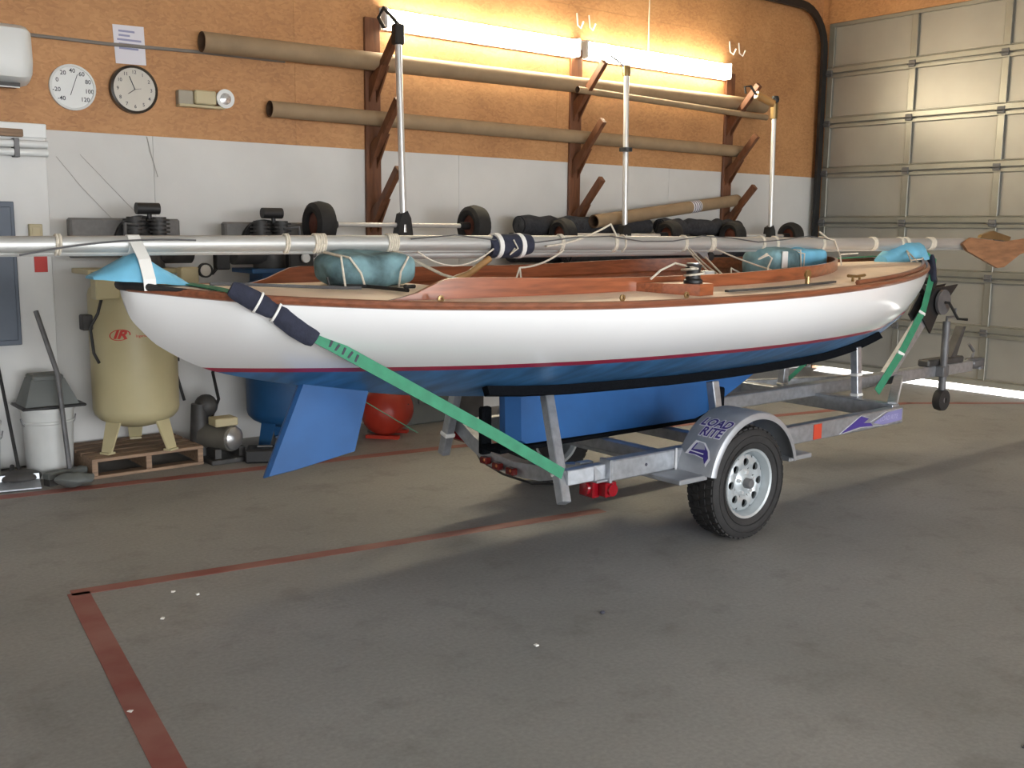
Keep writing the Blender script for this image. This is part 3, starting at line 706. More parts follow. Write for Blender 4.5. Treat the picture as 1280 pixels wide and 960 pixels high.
# ------------------------------------------------------------------ the sailing boat
YC, X0, X1 = 3.85, 1.27, 6.80
WLZ = .935
def hb(x):                                  # half breadth at the sheer
    t = min(1, max(0, (x-X0)/(X1-X0))); m = .43
    if t < m:
        u = (m-t)/m; return (1-u**2.3*.80)*(min(1, (t+.0015)/.055))**.42
    u = (t-m)/(1-m); return max(.012, 1-u**2.25)
def zs(x): return interp(x, [(1.2, 1.262), (1.6, 1.222), (2.2, 1.194), (3.0, 1.182), (3.8, 1.187), (4.6, 1.203), (5.5, 1.228), (6.3, 1.256), (6.85, 1.282)])
def zk(x): return interp(x, [(1.27, 1.215), (1.285, 1.158), (1.33, 1.10), (1.385, 1.044), (1.61, .925), (2.1, .815), (2.6, .735), (3.2, .685), (4.2, .665), (5.0, .672), (5.6, .70), (5.95, .735), (6.27, .794), (6.46, .866), (6.65, .968), (6.745, 1.10), (6.785, 1.19), (6.80, 1.262)])
def sp(x): return interp(x, [(1.235, 2.2), (1.6, 1.9), (2.2, 1.85), (3.2, 2.0), (4.2, 2.2), (5.2, 2.3), (6.0, 1.8), (6.8, 1.4)])
def hby(x, z):
    a, k = zs(x), zk(x)
    if z >= a: return hb(x)
    if z <= k: return 0
    return hb(x)*(1-((a-z)/(a-k))**sp(x))
NS, NP = 110, 22
st = [X0+(X1-X0)*(.5-.5*math.cos(math.pi*(.02+.96*i/(NS-1)))) for i in range(NS)]
st[0] = X0+.001; st[-1] = X1-.001
boat = thing('sailboat', (YC*0+3.9, YC, .44), 'white daysailer with blue bottom and varnished trim resting on the trailer', 'boat')
hv = []
for x in st:
    a, k = zs(x), zk(x); row = []
    for j in range(NP+1):
        h = math.sin(math.pi/2*j/NP); z = a+(k-a)*h; row.append((hb(x)*(1-h**sp(x)), z))
    for j in range(NP+1): hv.append(V((x, YC-row[j][0], row[j][1])))
    for j in range(NP-1, -1, -1): hv.append(V((x, YC+row[j][0], row[j][1])))
W_ = 2*NP+1
hf = [(i*W_+j, (i+1)*W_+j, (i+1)*W_+j+1, i*W_+j+1) for i in range(NS-1) for j in range(W_-1)]
hf += [tuple(range(W_)), tuple((NS-1)*W_+j for j in range(W_))[::-1]]
def cut(zlo, zhi):
    b = bmesh.new(); vv = [b.verts.new(p) for p in hv]
    for f in hf:
        try: b.faces.new([vv[i] for i in f])
        except ValueError: pass
    bmesh.ops.remove_doubles(b, verts=b.verts[:], dist=1e-5)
    if zlo is not None: bmesh.ops.bisect_plane(b, geom=b.verts[:]+b.edges[:]+b.faces[:], plane_co=(0, 0, zlo), plane_no=(0, 0, -1), clear_outer=True)
    if zhi is not None: bmesh.ops.bisect_plane(b, geom=b.verts[:]+b.edges[:]+b.faces[:], plane_co=(0, 0, zhi), plane_no=(0, 0, 1), clear_outer=True)
    bmesh.ops.triangulate(b, faces=[f for f in b.faces if len(f.verts) > 4])
    return MB().bm(b)
label_part(cut(WLZ+.011, None).build('topsides', HULLW, boat, smooth=True), 'glossy white topsides')
label_part(cut(WLZ-.011, WLZ+.011).build('boot_stripe', RED, boat, smooth=True), 'thin crimson waterline stripe')
label_part(cut(None, WLZ-.011).build('bottom', HULLB, boat, smooth=True), 'streaky blue painted bottom')
# rubbing strake both sides
for s in (-1, 1):
    path = [V((x, YC+s*(hb(x)+.0), zs(x)+.002)) for x in st]
    path = [p+V((0, 0, .012)) for p in path]
    MB().tube(path, .0165, 8, sx=.9, sy=1.0).build('rub_rail', WOODR, boat, smooth=True)
    tp = [V((x, YC+s*(hb(x)-.03), zs(x)+.036)) for x in st if 4.55 < x < 6.74]
    MB().tube(tp, .012, 6, sy=1.2).build('toe_rail', WOODR, boat, smooth=True)
# deck with the cockpit opening
CO = [(2.02, .63), (2.6, .665), (3.4, .69), (4.0, .685), (4.47, .645), (4.9, .52), (5.2, .38), (5.42, .23), (5.55, .09), (5.59, .0)]
def cw(x): return interp(x, CO) if x < 5.59 else 0
XA, XB = 2.52, 5.585
def zd(x, y): h = max(hb(x), .02); return zs(x)+.022+.045*min(1, h)*(1-min(1, (abs(y)/h))**2)
ds = sorted(set([x for x in st]+[XA, XB, XA-.0005, XB+.0005]+[XB-.03*k for k in range(1, 8)]))
dk = MB()
for i in range(len(ds)-1):
    xa, xb = ds[i], ds[i+1]; mid = (xa+xb)/2; op = XA < mid < XB
    for s in (-1, 1):
        def row(x):
            i0 = min(cw(x), hb(x)) if op else 0
            return [V((x, YC+s*(i0+(hb(x)-i0)*k/8), zd(x, i0+(hb(x)-i0)*k/8))) for k in range(9)]
        ra, rb = row(xa), row(xb)
        for k in range(8): dk.add([ra[k], rb[k], rb[k+1], ra[k+1]], [(0, 1, 2, 3)])
b_ = bmesh.new(); me_ = bpy.data.meshes.new('tmp'); me_.from_pydata(dk.v, [], dk.f); b_.from_mesh(me_); bpy.data.meshes.remove(me_)
bmesh.ops.remove_doubles(b_, verts=b_.verts[:], dist=2e-4)
label_part(MB().bm(b_).build('deck', DECK, boat, smooth=True), 'buff painted deck')
# cockpit inside
ci = MB()
cs = [XA+(XB-.06-XA)*k/30 for k in range(31)]
for s in (-1, 1):
    for i in range(30):
        a, b = cs[i], cs[i+1]
        ci.add([(a, YC+s*cw(a), zd(a, cw(a))), (b, YC+s*cw(b), zd(b, cw(b))), (b, YC+s*cw(b)*.8, .98), (a, YC+s*cw(a)*.8, .98)], [(0, 1, 2, 3)])
ci.add([(XA, YC-cw(XA), zd(XA, .66)), (XA, YC+cw(XA), zd(XA, .66)), (XA, YC+cw(XA)*.8, .98), (XA, YC-cw(XA)*.8, .98)], [(0, 1, 2, 3)])
ci.build('cockpit_lining', WOOD, boat)
so = MB()
for i in range(30):
    a, b = cs[i], cs[i+1]; so.add([(a, YC-cw(a)*.8, .98), (b, YC-cw(b)*.8, .98), (b, YC+cw(b)*.8, .98), (a, YC+cw(a)*.8, .98)], [(0, 1, 2, 3)])
so.build('cockpit_sole', WOODR, boat)
# coamings
cx_ = [2.02+(5.585-2.02)*k/60 for k in range(61)]
for s in (-1, 1):
    vs, fs = [], []
    for x in cx_:
        y = cw(x); up = interp(x, [(2.02, .0), (2.12, .02), (2.30, .078), (3.0, .062), (3.7, .055), (4.5, .062), (5.2, .055), (5.585, .055)])
        zb = zd(x, y)-.012; yi = max(0, y-.02)
        vs += [(x, YC+s*y, zb), (x, YC+s*y*1.0, zb+.014+up), (x, YC+s*yi, zb+.014+up), (x, YC+s*yi, zb)]
    for i in range(60):
        fs += [(i*4+j, i*4+(j+1) % 4, i*4+4+(j+1) % 4, i*4+4+j) for j in range(4)]
    fs += [(0, 1, 2, 3), (240, 243, 242, 241)]
    MB().add(vs, fs).build('coaming', WOOD, boat, smooth=True, angle=25)
# keel, rudder, tiller
def foil(pts, th, name, m, parent):         # pts: outline in the x-z plane, thickness tapers towards its edges
    c = sum((V(p) for p in pts), V((0, 0)))/len(pts); vs = []; n = len(pts)
    for s in (-1, 1):
        vs += [V((p[0], YC+s*th*.12, p[1])) for p in pts]
        vs += [V((c.x+(p[0]-c.x)*.95, YC+s*th*.5, c.y+(p[1]-c.y)*.95)) for p in pts]
    fs = []
    for s in (0, 1):
        o = s*2*n
        fs += [(o+i, o+(i+1) % n, o+n+(i+1) % n, o+n+i) for i in range(n)]; fs.append(tuple(o+n+i for i in range(n)))
    fs += [(i, (i+1) % n, 2*n+(i+1) % n, 2*n+i) for i in range(n)]
    return MB().add(vs, fs).build(name, m, parent)
kp = [(3.05, .70), (3.055, .475), (3.09, .455), (3.6, .449), (4.38, .445), (4.48, .47), (4.62, .54), (4.80, .62), (4.95, .685)]
label_part(foil(kp, .17, 'keel', KEELB, boat), 'bright blue keel')
label_part(foil([(1.975, .86), (2.20, .835), (2.305, .815), (2.225, .525), (1.93, .480), (1.80, .468)], .05, 'rudder', KEELB, boat), 'bright blue swept rudder blade')
tl = MB().tube([at(560, 352, 3.85), at(585, 343, 3.85), at(612, 323, 3.85)], .016, 10).build('tiller', TILW, boat, smooth=True)
# winch on its pedestal, deck track, cleats
wx, wy = 3.44, 3.01; wz = zd(wx, wy-YC)
MB().prism([(3.24, 3.17, wz-.01), (3.50, 3.17, wz-.01), (3.53, 3.0, wz-.01), (3.50, 2.945, wz-.01), (3.40, 2.935, wz-.01), (3.30, 3.06, wz-.01)], (0, 0, .055)).build('winch_pad', WOOD, boat)
wn = MB().lathe([(0, 0), (.042, 0), (.042, .012), (.033, .02), (.03, .05), (.036, .07), (.038, .08), (0, .082)], (wx, wy, wz+.046), (0, 0, 1), 22).build('winch', BLACK, boat, smooth=True)
MB().lathe([(.0, .083), (.03, .083), (.03, .088), (0, .089)], (wx, wy, wz+.046), (0, 0, 1), 18).build('winch_cap', GALV, wn, smooth=True)
MB().tube([(wx+math.cos(a)*(.034+.002*a), wy+math.sin(a)*(.034+.002*a), wz+.068+.004*a) for a in [.5*k for k in range(22)]]+[(3.40, 3.08, wz+.13), (3.33, 3.10, wz+.10), (3.30, 3.13, wz+.06)], .005, 6).build('winch_line', ROPE, wn, smooth=True)
tkp = [V((x, YC-(hb(x)-.12), zd(x, hb(x)-.12)+.004)) for x in [3.62+.09*k for k in range(11)]]
MB().strip(tkp, (0, 0, 1), .022, .010).build('sheet_track', DGREY, boat)
fp = tkp[7]
MB().cyl(fp+V((0, 0, .01)), fp+V((0, 0, .045)), .012, n=10).lathe([(.008, -.008), (.022, -.006), (.022, .006), (.008, .008)], fp+V((0, 0, .055)), (0, 1, 0), 16).build('fairlead', BRASS, boat, smooth=True)
for x, yy in ((4.75, .80),):
    z = zd(x, yy)
    cl = MB().cyl((x-.03, YC-yy, z), (x-.03, YC-yy, z+.022), .007, n=8).cyl((x+.03, YC-yy, z), (x+.03, YC-yy, z+.022), .007, n=8)
    cl.tube([(x-.075, YC-yy, z+.03), (x, YC-yy, z+.025), (x+.075, YC-yy, z+.03)], .008, 8).build('cleat', BRASS if x > 4 else GALV, boat, smooth=True)
MB().tube([(1.55, YC-.12, zd(1.55, .1)+.012), (1.7, YC-.14, zd(1.7, .1)+.012), (2.0, YC-.3, zd(2., .3)+.012), (2.08, YC-.33, zd(2.08, .3)+.012)], .007, 6).build('backstay_bridle', MGREY, boat, smooth=True)
for x, yy in ((2.2, .70), (2.95, .90), (3.3, .93)):
    MB().lathe([(.006, -.004), (.014, -.003), (.014, .003), (.006, .004)], (x, YC-yy, zd(x, yy)+.012), (0, 1, 0), 12, closed=True).build('deck_eye', BRASS, boat, smooth=True)
# black rubber corner at the stern and padded stem
MB().tube([(1.47, YC-.27, zs(1.47)+.024), (1.335, YC-.18, zs(1.33)+.022), (1.275, YC-.05, zs(1.27)+.02), (1.275, YC+.05, zs(1.27)+.02), (1.335, YC+.18, zs(1.33)+.02)], [.004, .010, .022, .022, .012], 10).build('stern_guard', RUB, boat, smooth=True)

# ------------------------------------------------------------------ mast on its pads
mz = 1.418
def mast_r(x): return .027+.011*min(1, max(0, (x+.3)/4))
mp_ = [V((x, YC, mz+.006*math.sin(x*.7))) for x in [-.35+.27*k for k in range(31)]]
ms = thing('mast', (3.7, YC, mz-.04), 'long silver aluminium mast lashed down along the boat over its cockpit', 'mast')
MB().tube(mp_, [mast_r(p.x) for p in mp_], 20, sx=.8, sy=1.0).build('tube', ALU, ms, smooth=True)
MB().tube([p+V((0, -.0, -mast_r(p.x)-.003)) for p in mp_], .008, 6).build('sail_track', ALU, ms, smooth=True)
MB().box2((7.74, YC-.05, mz-.05), (7.86, YC+.05, mz+.05), .01).build('heel_fitting', MGREY, ms)
bo = thing('boom', (4.0, YC-.01, 1.34), 'thin grey boom lashed beneath the mast over the cockpit', 'boom')
MB().tube([(2.30, YC+.045, 1.372), (4.68, YC+.045, 1.372)], .020, 14).build('spar', ALU, bo, smooth=True)
MB().prism([(4.40, YC+.01, 1.385), (4.52, YC+.01, 1.375), (4.54, YC+.01, 1.33), (4.50, YC+.01, 1.335), (4.46, YC+.01, 1.36)], (0, .03, 0)).build('end_fitting', GALV, bo)
MB().lathe([(.012, -.012), (.024, -.01), (.024, .01), (.012, .012)], (4.56, YC+.02, 1.345), (0, 1, 0), 14).build('sheave', BLACK, bo, smooth=True)

def blob(name, c, size, m, label, cat, seed=0, amp=.012, power=3.5):
    b = bmesh.new(); bmesh.ops.create_cube(b, size=2); bmesh.ops.subdivide_edges(b, edges=b.edges[:], cuts=9, use_grid_fill=True)
    for v in b.verts:
        p = v.co.copy(); k = (abs(p.x)**power+abs(p.y)**power+abs(p.z)**power)**(1/power); p /= k
        p = V((p.x*size[0], p.y*size[1], p.z*size[2])); p += p.normalized()*amp*noise.noise(p*9+V((seed, seed, 0)))*2
        v.co = p+V(c)
    return MB().bm(b)
cush = thing('foam_support', (2.29, YC-.06, 1.235), 'lumpy faded turquoise foam pad tied under the mast on the aft deck', 'pad')
blob('pad', (2.255, YC-.05, 1.316), (.20, .15, .076), CLOTHB, '', '', 3).build('pad', CLOTHB, cush, smooth=True)
MB().tube([(2.045, YC-.12, 1.29), (2.055, YC-.12, 1.255), (2.2, YC-.2, 1.243), (2.38, YC-.2, 1.243)], .006, 6).build('seam', DGREY, cush, smooth=True)
MB().tube([at(428, 357, YC-.21), at(460, 358, YC-.25), at(492, 361, YC-.40), at(510, 363, YC-.5)], .008, 6).build('bungee_cord', BLACK, cush, smooth=True)
MB().box(at(512, 358, YC-.5), (.05, .02, .015), bev=.004).build('hook', BLACK, cush)
f2 = thing('foam_support', (5.05, YC, 1.05), 'faded turquoise foam block tied under the mast at the forward end of the cockpit', 'pad')
blob('pad', (5.06, YC-.03, 1.24), (.15, .13, .15), CLOTHB, '', '', 8, .01, 5).build('pad', CLOTHB, f2, smooth=True)
MB().box((5.0, YC-.165, 1.30), (.05, .012, .15), None, .004).build('tape_patch', TAPE, f2)
f3 = thing('foam_support', (5.4, YC, 1.2), 'pale blue foam block beside the turquoise one at the forward end of cockpit', 'pad')
blob('pad', (5.36, YC-.01, 1.315), (.15, .12, .075), CLOTHL, '', '', 5, .008, 5).build('pad', CLOTHL, f3, smooth=True)
# draped light-blue pads at the two ends
def wedge(name, xa, xm, xb, zb0, zb1, zt, label, flat=0.):
    t = thing(name, (xm, YC, zb0), label, 'pad')
    vs, fs = [], []; n = 13
    for i in range(n):
        f = i/(n-1); x = xa+(xb-xa)*f
        xq = x+flat if x < xm-flat else (xm if x < xm+flat else x)
        top = zb0+.01+(zt-zb0-.01)*(xq-xa)/(xm-xa) if x < xm else zt+(zb1+.012-zt)*((xq-xm)/(xb-xm))**.9
        zb = zb0+(zb1-zb0)*f; wdt = .05+.07*math.sin(math.pi*f)
        for a in range(9):
            q = math.pi*a/8
            vs.append(V((x, YC-math.cos(q)*wdt, zb+(top-zb)*math.sin(q)**.7+.006*noise.noise(V((x*12, q*2, 1))))))
    fs = [(i*9+a, i*9+a+1, (i+1)*9+a+1, (i+1)*9+a) for i in range(n-1) for a in range(8)]+[tuple(range(9)), tuple((n-1)*9+a for a in range(9))[::-1]]
    fs += [(i*9, (i+1)*9, (i+1)*9+8, i*9+8) for i in range(n-1)]
    MB().add(vs, fs).build('pad', CLOTHL, t, smooth=True)
    return t
wedge('mast_pad', 1.15, 1.32, 1.50, 1.30, 1.268, 1.40, 'light blue draped pad holding the mast over the stern')
wedge('mast_pad', 6.27, 6.60, 6.82, 1.285, 1.31, 1.425, 'light blue draped pad holding the mast over the bow', .09)
# white strap over the stern pad
def band(x, wd=.02, m=ROPE, th=.004):
    r = mast_r(x)
    return MB().tube([(x-wd/2, YC, mz+.006*math.sin(x*.7)), (x+wd/2, YC, mz+.006*math.sin(x*.7))], r+th, 18, sx=.8)
sw = thing('tie_strap', (1.31, YC, 1.3), 'broad white strap tying the mast to the light blue stern pad', 'strap')
band(1.31, .045, TAPE).build('loop', TAPE, sw, smooth=True)
MB().strip([(1.31, YC-.035, 1.43), (1.315, YC-.10, 1.37), (1.318, YC-.135, 1.30), (1.32, YC-.135, 1.26)], (-.0, -1, .4), .045, .003).build('tail', TAPE, sw)

def px_x(u): return at(u, 308, YC-.02).x
# plain lashings round the mast
for u, wd, wh in ((77, .03, 'white cord lashing round the mast tip, off the stern beyond the light blue pad'),
                  (361, .022, 'single white lashing round the mast over the aft deck, before the turquoise pad'),
                  (705, .02, 'white lashing round the mast just forward of the navy padding'),
                  (782, .02, 'white lashing round the mast next to the cord standing up in a loop'),
                  (890, .025, 'white lashing round the mast under the bow-knotted rope forward of the winch'),
                  (1094, .05, 'white lashing of several turns on the mast over the bare foredeck'),
                  (1135, .04, 'white lashing on the mast over the light blue bow pad'),
                  (1166, .07, 'widest white lashing on the mast, just beyond the stem of the boat')):
    x = px_x(u)
    t = thing('mast_lashing', (x, YC, mz-.03), wh, 'lashing', 'plain lashings along the mast')
    mb = MB(); n = max(1, int(wd/.011))
    for k in range(n):
        xx = x-wd/2+k*.011; r = mast_r(xx)+.003
        mb.tube([(xx+.003*math.sin(a), YC-math.cos(a)*r*.82, mz+.006*math.sin(xx*.7)+math.sin(a)*r*1.02) for a in [2*math.pi*q/18 for q in range(19)]], .0055, 6)
    mb.build('turns', ROPE, t, smooth=True)
def tied(x, wd, tails, label, m=ROPE, r=.0048, loops=None):
    t = thing('mast_tie', (x, YC, mz-.03), label, 'rope')
    mb = MB(); n = max(2, int(wd/.011))
    for k in range(n):
        xx = x-wd/2+k*.011; rr = mast_r(xx)+.003
        mb.tube([(xx+.003*math.sin(a), YC-math.cos(a)*rr*.82, mz+.006*math.sin(xx*.7)+math.sin(a)*rr*1.02) for a in [2*math.pi*q/18 for q in range(19)]], .0058, 6)
    mb.build('turns', m, t, smooth=True)
    for p in tails: MB().tube(p, r, 6).build('tail', m, t, smooth=True)
    return t
dz = lambda x, y: zd(x, y)
def sag(p, q, s, n=9): p, q = V(p), V(q); return [p.lerp(q, k/n)+V((0, 0, -s*4*(k/n)*(1-k/n))) for k in range(n+1)]
x = px_x(403); tied(x, .06, [[(x, YC-.03, mz-.03), (x-.01, YC-.19, 1.375), (x-.02, YC-.225, 1.31), (x-.01, YC-.225, 1.245)], [(x+.01, YC-.03, mz-.03), (x+.03, YC-.19, 1.37), (x+.06, YC-.225, 1.31), (x+.08, YC-.225, 1.25)]], 'white cord tying the mast to the aft end of turquoise pad')
x = px_x(493); tied(x, .055, [[(x-.01, YC-.03, mz-.03), (x-.04, YC-.19, 1.37), (x-.10, YC-.225, 1.31), (x-.11, YC-.225, 1.25)], [(x, YC-.03, mz-.03), (x+.05, YC-.3, 1.30), (x+.10, YC-.6, 1.245)], [(x+.01, YC-.03, mz-.03), (x+.06, YC-.3, 1.30), (x+.12, YC-.62, 1.245)]], 'white cord tying the mast to the forward end of turquoise pad')
x = px_x(520); tag(MB().tube(sag((x, YC-.03, mz-.03), (px_x(612), YC-.05, mz-.02), .07), .004, 6).build('slack_cord', ROPE, None, (x, YC, mz), smooth=True), 'slack cord sagging under the mast towards the navy padding', 'cord')
x = px_x(703); tied(x, .018, [sag((x, YC-.03, mz-.03), (x-.32, YC-.08, 1.31), .02)]+[[(x-.32, YC-.08, 1.31), (x-.36, YC-.1, 1.25), (x-.345, YC-.1, 1.20), (x-.325, YC-.1, 1.25), (x-.32, YC-.08, 1.31)]], 'white cord with a loose loop hanging over the near coaming')
x = px_x(770); tied(x, .02, [sag((x, YC-.03, mz+.03), (x-.06, YC-.04, mz+.10), -.0), sag((x-.06, YC-.04, mz+.1), (x-.5, YC-.05, mz-.01), .02)], 'thin cord standing up in a loop above the mast')
x = px_x(858); tied(x, .03, [sag((x, YC-.03, mz-.03), (x-.27, YC-.5, 1.235), .01), sag((x+.02, YC-.03, mz-.03), (x-.22, YC-.55, 1.225), .02), [(x-.05, YC-.2, 1.35), (x-.15, YC-.4, 1.27), (x-.19, YC-.5, 1.24), (x-.14, YC-.45, 1.29), (x-.08, YC-.4, 1.30), (x-.02, YC-.5, 1.24)]], 'cream rope tied in a bow over the near coaming beside winch')
x = px_x(893); tied(x, .03, [sag((x, YC-.03, mz-.03), (x+.05, YC-.5, 1.26), .01), [(x+.12, YC-.3, 1.36), (x+.0, YC-.33, 1.34), (x+.03, YC-.36, 1.37), (x+.09, YC-.35, 1.345), (x+.02, YC-.38, 1.30), (x-.03, YC-.42, 1.25)]], 'cream rope with a knotted bow forward of the winch')
x = px_x(955); tied(x, .03, [], 'double cord lashing over the turquoise block, with no tails hanging')
x = px_x(972); tied(x, .03, [[(x, YC-.03, mz-.03), (x+.02, YC-.17, 1.38), (x+.03, YC-.175, 1.25), (x+.0, YC-.178, 1.2)], [(x+.02, YC-.03, mz-.03), (x+.06, YC-.17, 1.36), (x+.05, YC-.175, 1.24)]], 'white cord hanging down the face of turquoise block')
x = px_x(1030); tied(x, .03, [[(x-.1, YC-.05, mz+.07), (x, YC-.045, mz+.03), (x+.08, YC-.04, mz+.02), (x+.10, YC-.06, mz-.05), (x+.06, YC-.1, 1.34), (x+.05, YC-.12, 1.28)], [(x+.06, YC-.1, 1.35), (x+.25, YC-.1, 1.355)]], 'white cord with loose ends just ahead of the cockpit')
x = px_x(1128); tied(x, .03, [sag((x, YC-.03, mz-.03), (6.28, YC-.26, 1.30), .0), sag((x+.02, YC-.03, mz-.03), (6.24, YC-.24, 1.30), .0), [(6.24, YC-.24, 1.31), (6.4, YC-.22, 1.315), (6.7, YC-.06, 1.32)]], 'white cord spread from the mast to the foredeck beside bow pad')
tag(MB().tube(sag((px_x(240), YC-.06, mz+.02), (px_x(20), YC-.06, mz-.03), -.02), .004, 6).build('stay_wire', MGREY, None, (1.4, YC-.06, mz), smooth=True), 'thin steel stay lying along the mast at its tip end', 'wire')
tag(MB().tube([(px_x(510)+k*.24, YC-.045+.01*math.sin(k), mz+.025+.018*math.sin(k*1.7)) for k in range(14)], .0035, 6).build('stay_wire', MGREY, None, (2.6, YC-.05, mz), smooth=True), 'thin steel stay wandering along the mast over the cockpit', 'wire')
# navy padding round the tiller end
nv = thing('padding_wrap', (3.03, YC, 1.34), 'navy fabric padding wrapped round mast and tiller end with white bands', 'padding')
nx0, nx1 = px_x(613), px_x(664)
MB().tube([(nx0, YC, 1.402), (nx0+.04, YC, 1.408), (nx0+.12, YC, 1.41), (nx1-.05, YC, 1.415), (nx1, YC, 1.418)], [.045, .056, .058, .055, .048], 18).build('wrap', NAVY, nv, smooth=True)
for u in (622, 650):
    MB().tube([(px_x(u)-.012, YC, 1.41), (px_x(u)+.012, YC, 1.411)], .0605, 18).build('white_band', TAPE, nv, smooth=True)
MB().tube([(px_x(636), YC-.055, 1.44), (px_x(640), YC-.066, 1.40), (px_x(630), YC-.065, 1.37), (px_x(637), YC-.06, 1.40)], .004, 6).build('cord', ROPE, nv, smooth=True)
# board hanging at the heel of the mast
bd = thing('crutch_board', (7.7, YC, 1.23), 'reddish brown board hanging under the heel of the mast by the garage door', 'board')
MB().prism([at(u_, v_, YC-.06) for u_, v_ in ((1204, 305), (1210, 314), (1247, 335), (1255, 334), (1275, 318), (1292, 312), (1292, 297), (1255, 302), (1215, 297))], (0, .022, 0)).build('board', BOARD, bd)
MB().prism([(7.42, YC-.09, 1.455), (7.86, YC-.09, 1.43), (7.88, YC-.09, 1.46), (7.60, YC-.09, 1.505), (7.44, YC-.09, 1.475)], (0, .028, 0)).build('cleat_block', BRASS, bd)
MB().cyl((7.95, YC-.035, 1.45), (7.95, YC+.02, 1.45), .018, n=10).build('bolt', GALV, bd)
# jar on the cockpit seat
jr = thing('glass_jar', (4.02, YC-.42, 1.15), 'small jar standing just inside the near coaming', 'jar')
MB().lathe([(0, 0), (.04, 0), (.042, .01), (.042, .10), (.036, .115), (.036, .12), (0, .12)], (4.02, YC-.42, 1.15), (0, 0, 1), 18).build('body', mat('jar_grey', (.30, .28, .26), .25, .3, var=.2, scale=30), jr, smooth=True)
MB().lathe([(0, .12), (.04, .12), (.04, .14), (0, .14)], (4.02, YC-.42, 1.15), (0, 0, 1), 18).build('lid', PLAST, jr, smooth=True)
MB().box2((3.9, YC-.66, 1.12), (4.25, YC-.35, 1.149), .004).build('side_shelf', WOOD, boat)

# ------------------------------------------------------------------ straps
def webbing(path, nrm, wd, m): return MB().strip(path, nrm, wd, .003)
s1 = thing('tie_down_strap', (1.6, YC, 1.25), 'green ratchet strap over the stern deck down to the rear trailer post', 'strap')
px_ = 1.545
over = [V((px_-.10+.02*k, YC+.40-.1*k, 0)) for k in range(9)]
top = []
for k in range(13):
    y = -.44+.88*k/12; x = 1.50+.05*abs(y)/.44
    top.append(V((x, YC+y, zd(x, min(abs(y), hb(x)))+.006 if abs(y) < hb(x) else zs(x)+.03)))
nearp = [V((1.58, YC-hb(1.58)-.035, zs(1.58)+.02)), V((1.62, YC-hb(1.58)-.05, zs(1.6)-.04)), V((1.85, 3.36, 1.065)), V((2.2, 3.335, .865)), V((2.6, 3.305, .635)), V((2.93, 3.27, .435))]
farp = [V((p.x, 2*YC-p.y, p.z)) for p in nearp]
webbing(top[1:-1], (0, 0, 1), .055, STRAP).build('deck_run', STRAP, s1)
webbing([at(372, 409, 3.372)]+nearp[2:], (-.1, -1, .25), .05, STRAP).build('near_run', STRAP, s1)
webbing(farp[1:], (.415, -.1, .71), .045, STRAP).build('far_run', STRAP, s1)
gp = thing('padding_sleeve', (1.8, 3.37, 1.1), 'black padded sleeves with white ties on the green strap over the stern', 'padding')
def sleeve(p, q, r): 
    p, q = V(p), V(q); return MB().tube([p, p.lerp(q, .12), p.lerp(q, .5), p.lerp(q, .88), q], [r*.75, r, r*1.12, r, r*.8], 14, sx=.55)
sA, sB, sC_, sD_ = at(288, 360, 3.43), at(345, 390, 3.385), at(345, 390, 3.385), at(394, 424, 3.365)
sleeve(sA, sB, .034).build('upper_sleeve', NAVY, gp, smooth=True)
sleeve(sC_, sD_, .040).build('lower_sleeve', NAVY, gp, smooth=True)
for f in (.60, 1.0):
    c = sA.lerp(sB, f); dd = (sB-sA).normalized()
    MB().tube([c-dd*.004, c+dd*.004], .042, 14, sx=.62).build('cable_tie', TAPE, gp, smooth=True)
for k in range(5):
    p = V((1.85+.026*k, 3.36-.002*k, 1.065-.0149*k))
    MB().box(p+V((0, -.0045, 0)), (.009, .001, .030), Matrix.Rotation(R(30+14*(k % 2)), 3, 'Y')).build('printed_mark', INK, s1)
s2 = thing('tie_down_strap', (6.4, YC, .5), 'green ratchet strap from the stem of the bow to the front of the trailer', 'strap')
bp_ = [V((6.60, YC+.10, 1.345)), V((6.74, YC-.05, 1.34)), V((6.79, YC-.085, 1.30)), V((6.76, YC-.10, 1.20)), V((6.50, YC-.20, .98)), V((6.14, YC-.28, .74)), V((5.78, YC-.33, .50))]
webbing(bp_, (-.35, -1, .2), .05, STRAP).build('near_run', STRAP, s2)
bp2 = [V((p.x, 2*YC-p.y, p.z)) for p in bp_[1:]]
webbing(bp2, (-.35, 1, .2), .05, STRAP).build('far_run', STRAP, s2)
for f in (4, 5): MB().box(bp_[f].lerp(bp_[f+1] if f < 6 else bp_[f], .1)+V((0, -.004, 0)), (.075, .012, .02), Matrix.Rotation(R(20), 3, 'Y'), .003).build('buckle', TAPE, s2)
tag(MB().strip([(6.0, YC+.45, 1.27), (6.2, YC+.33, 1.30), (6.5, YC+.18, 1.32)], (0, 0, 1), .06, .006).build('folded_strap', STRAP, None, (6.2, YC+.3, 1.27)), 'spare length of green webbing on the far side of foredeck', 'strap')
gp2 = thing('padding_sleeve', (6.76, YC-.08, 1.14), 'black padding on the green strap at the stem of the bow', 'padding')
sleeve((6.80, YC-.06, 1.325), (6.735, YC-.125, 1.15), .042).build('sleeve', NAVY, gp2, smooth=True)

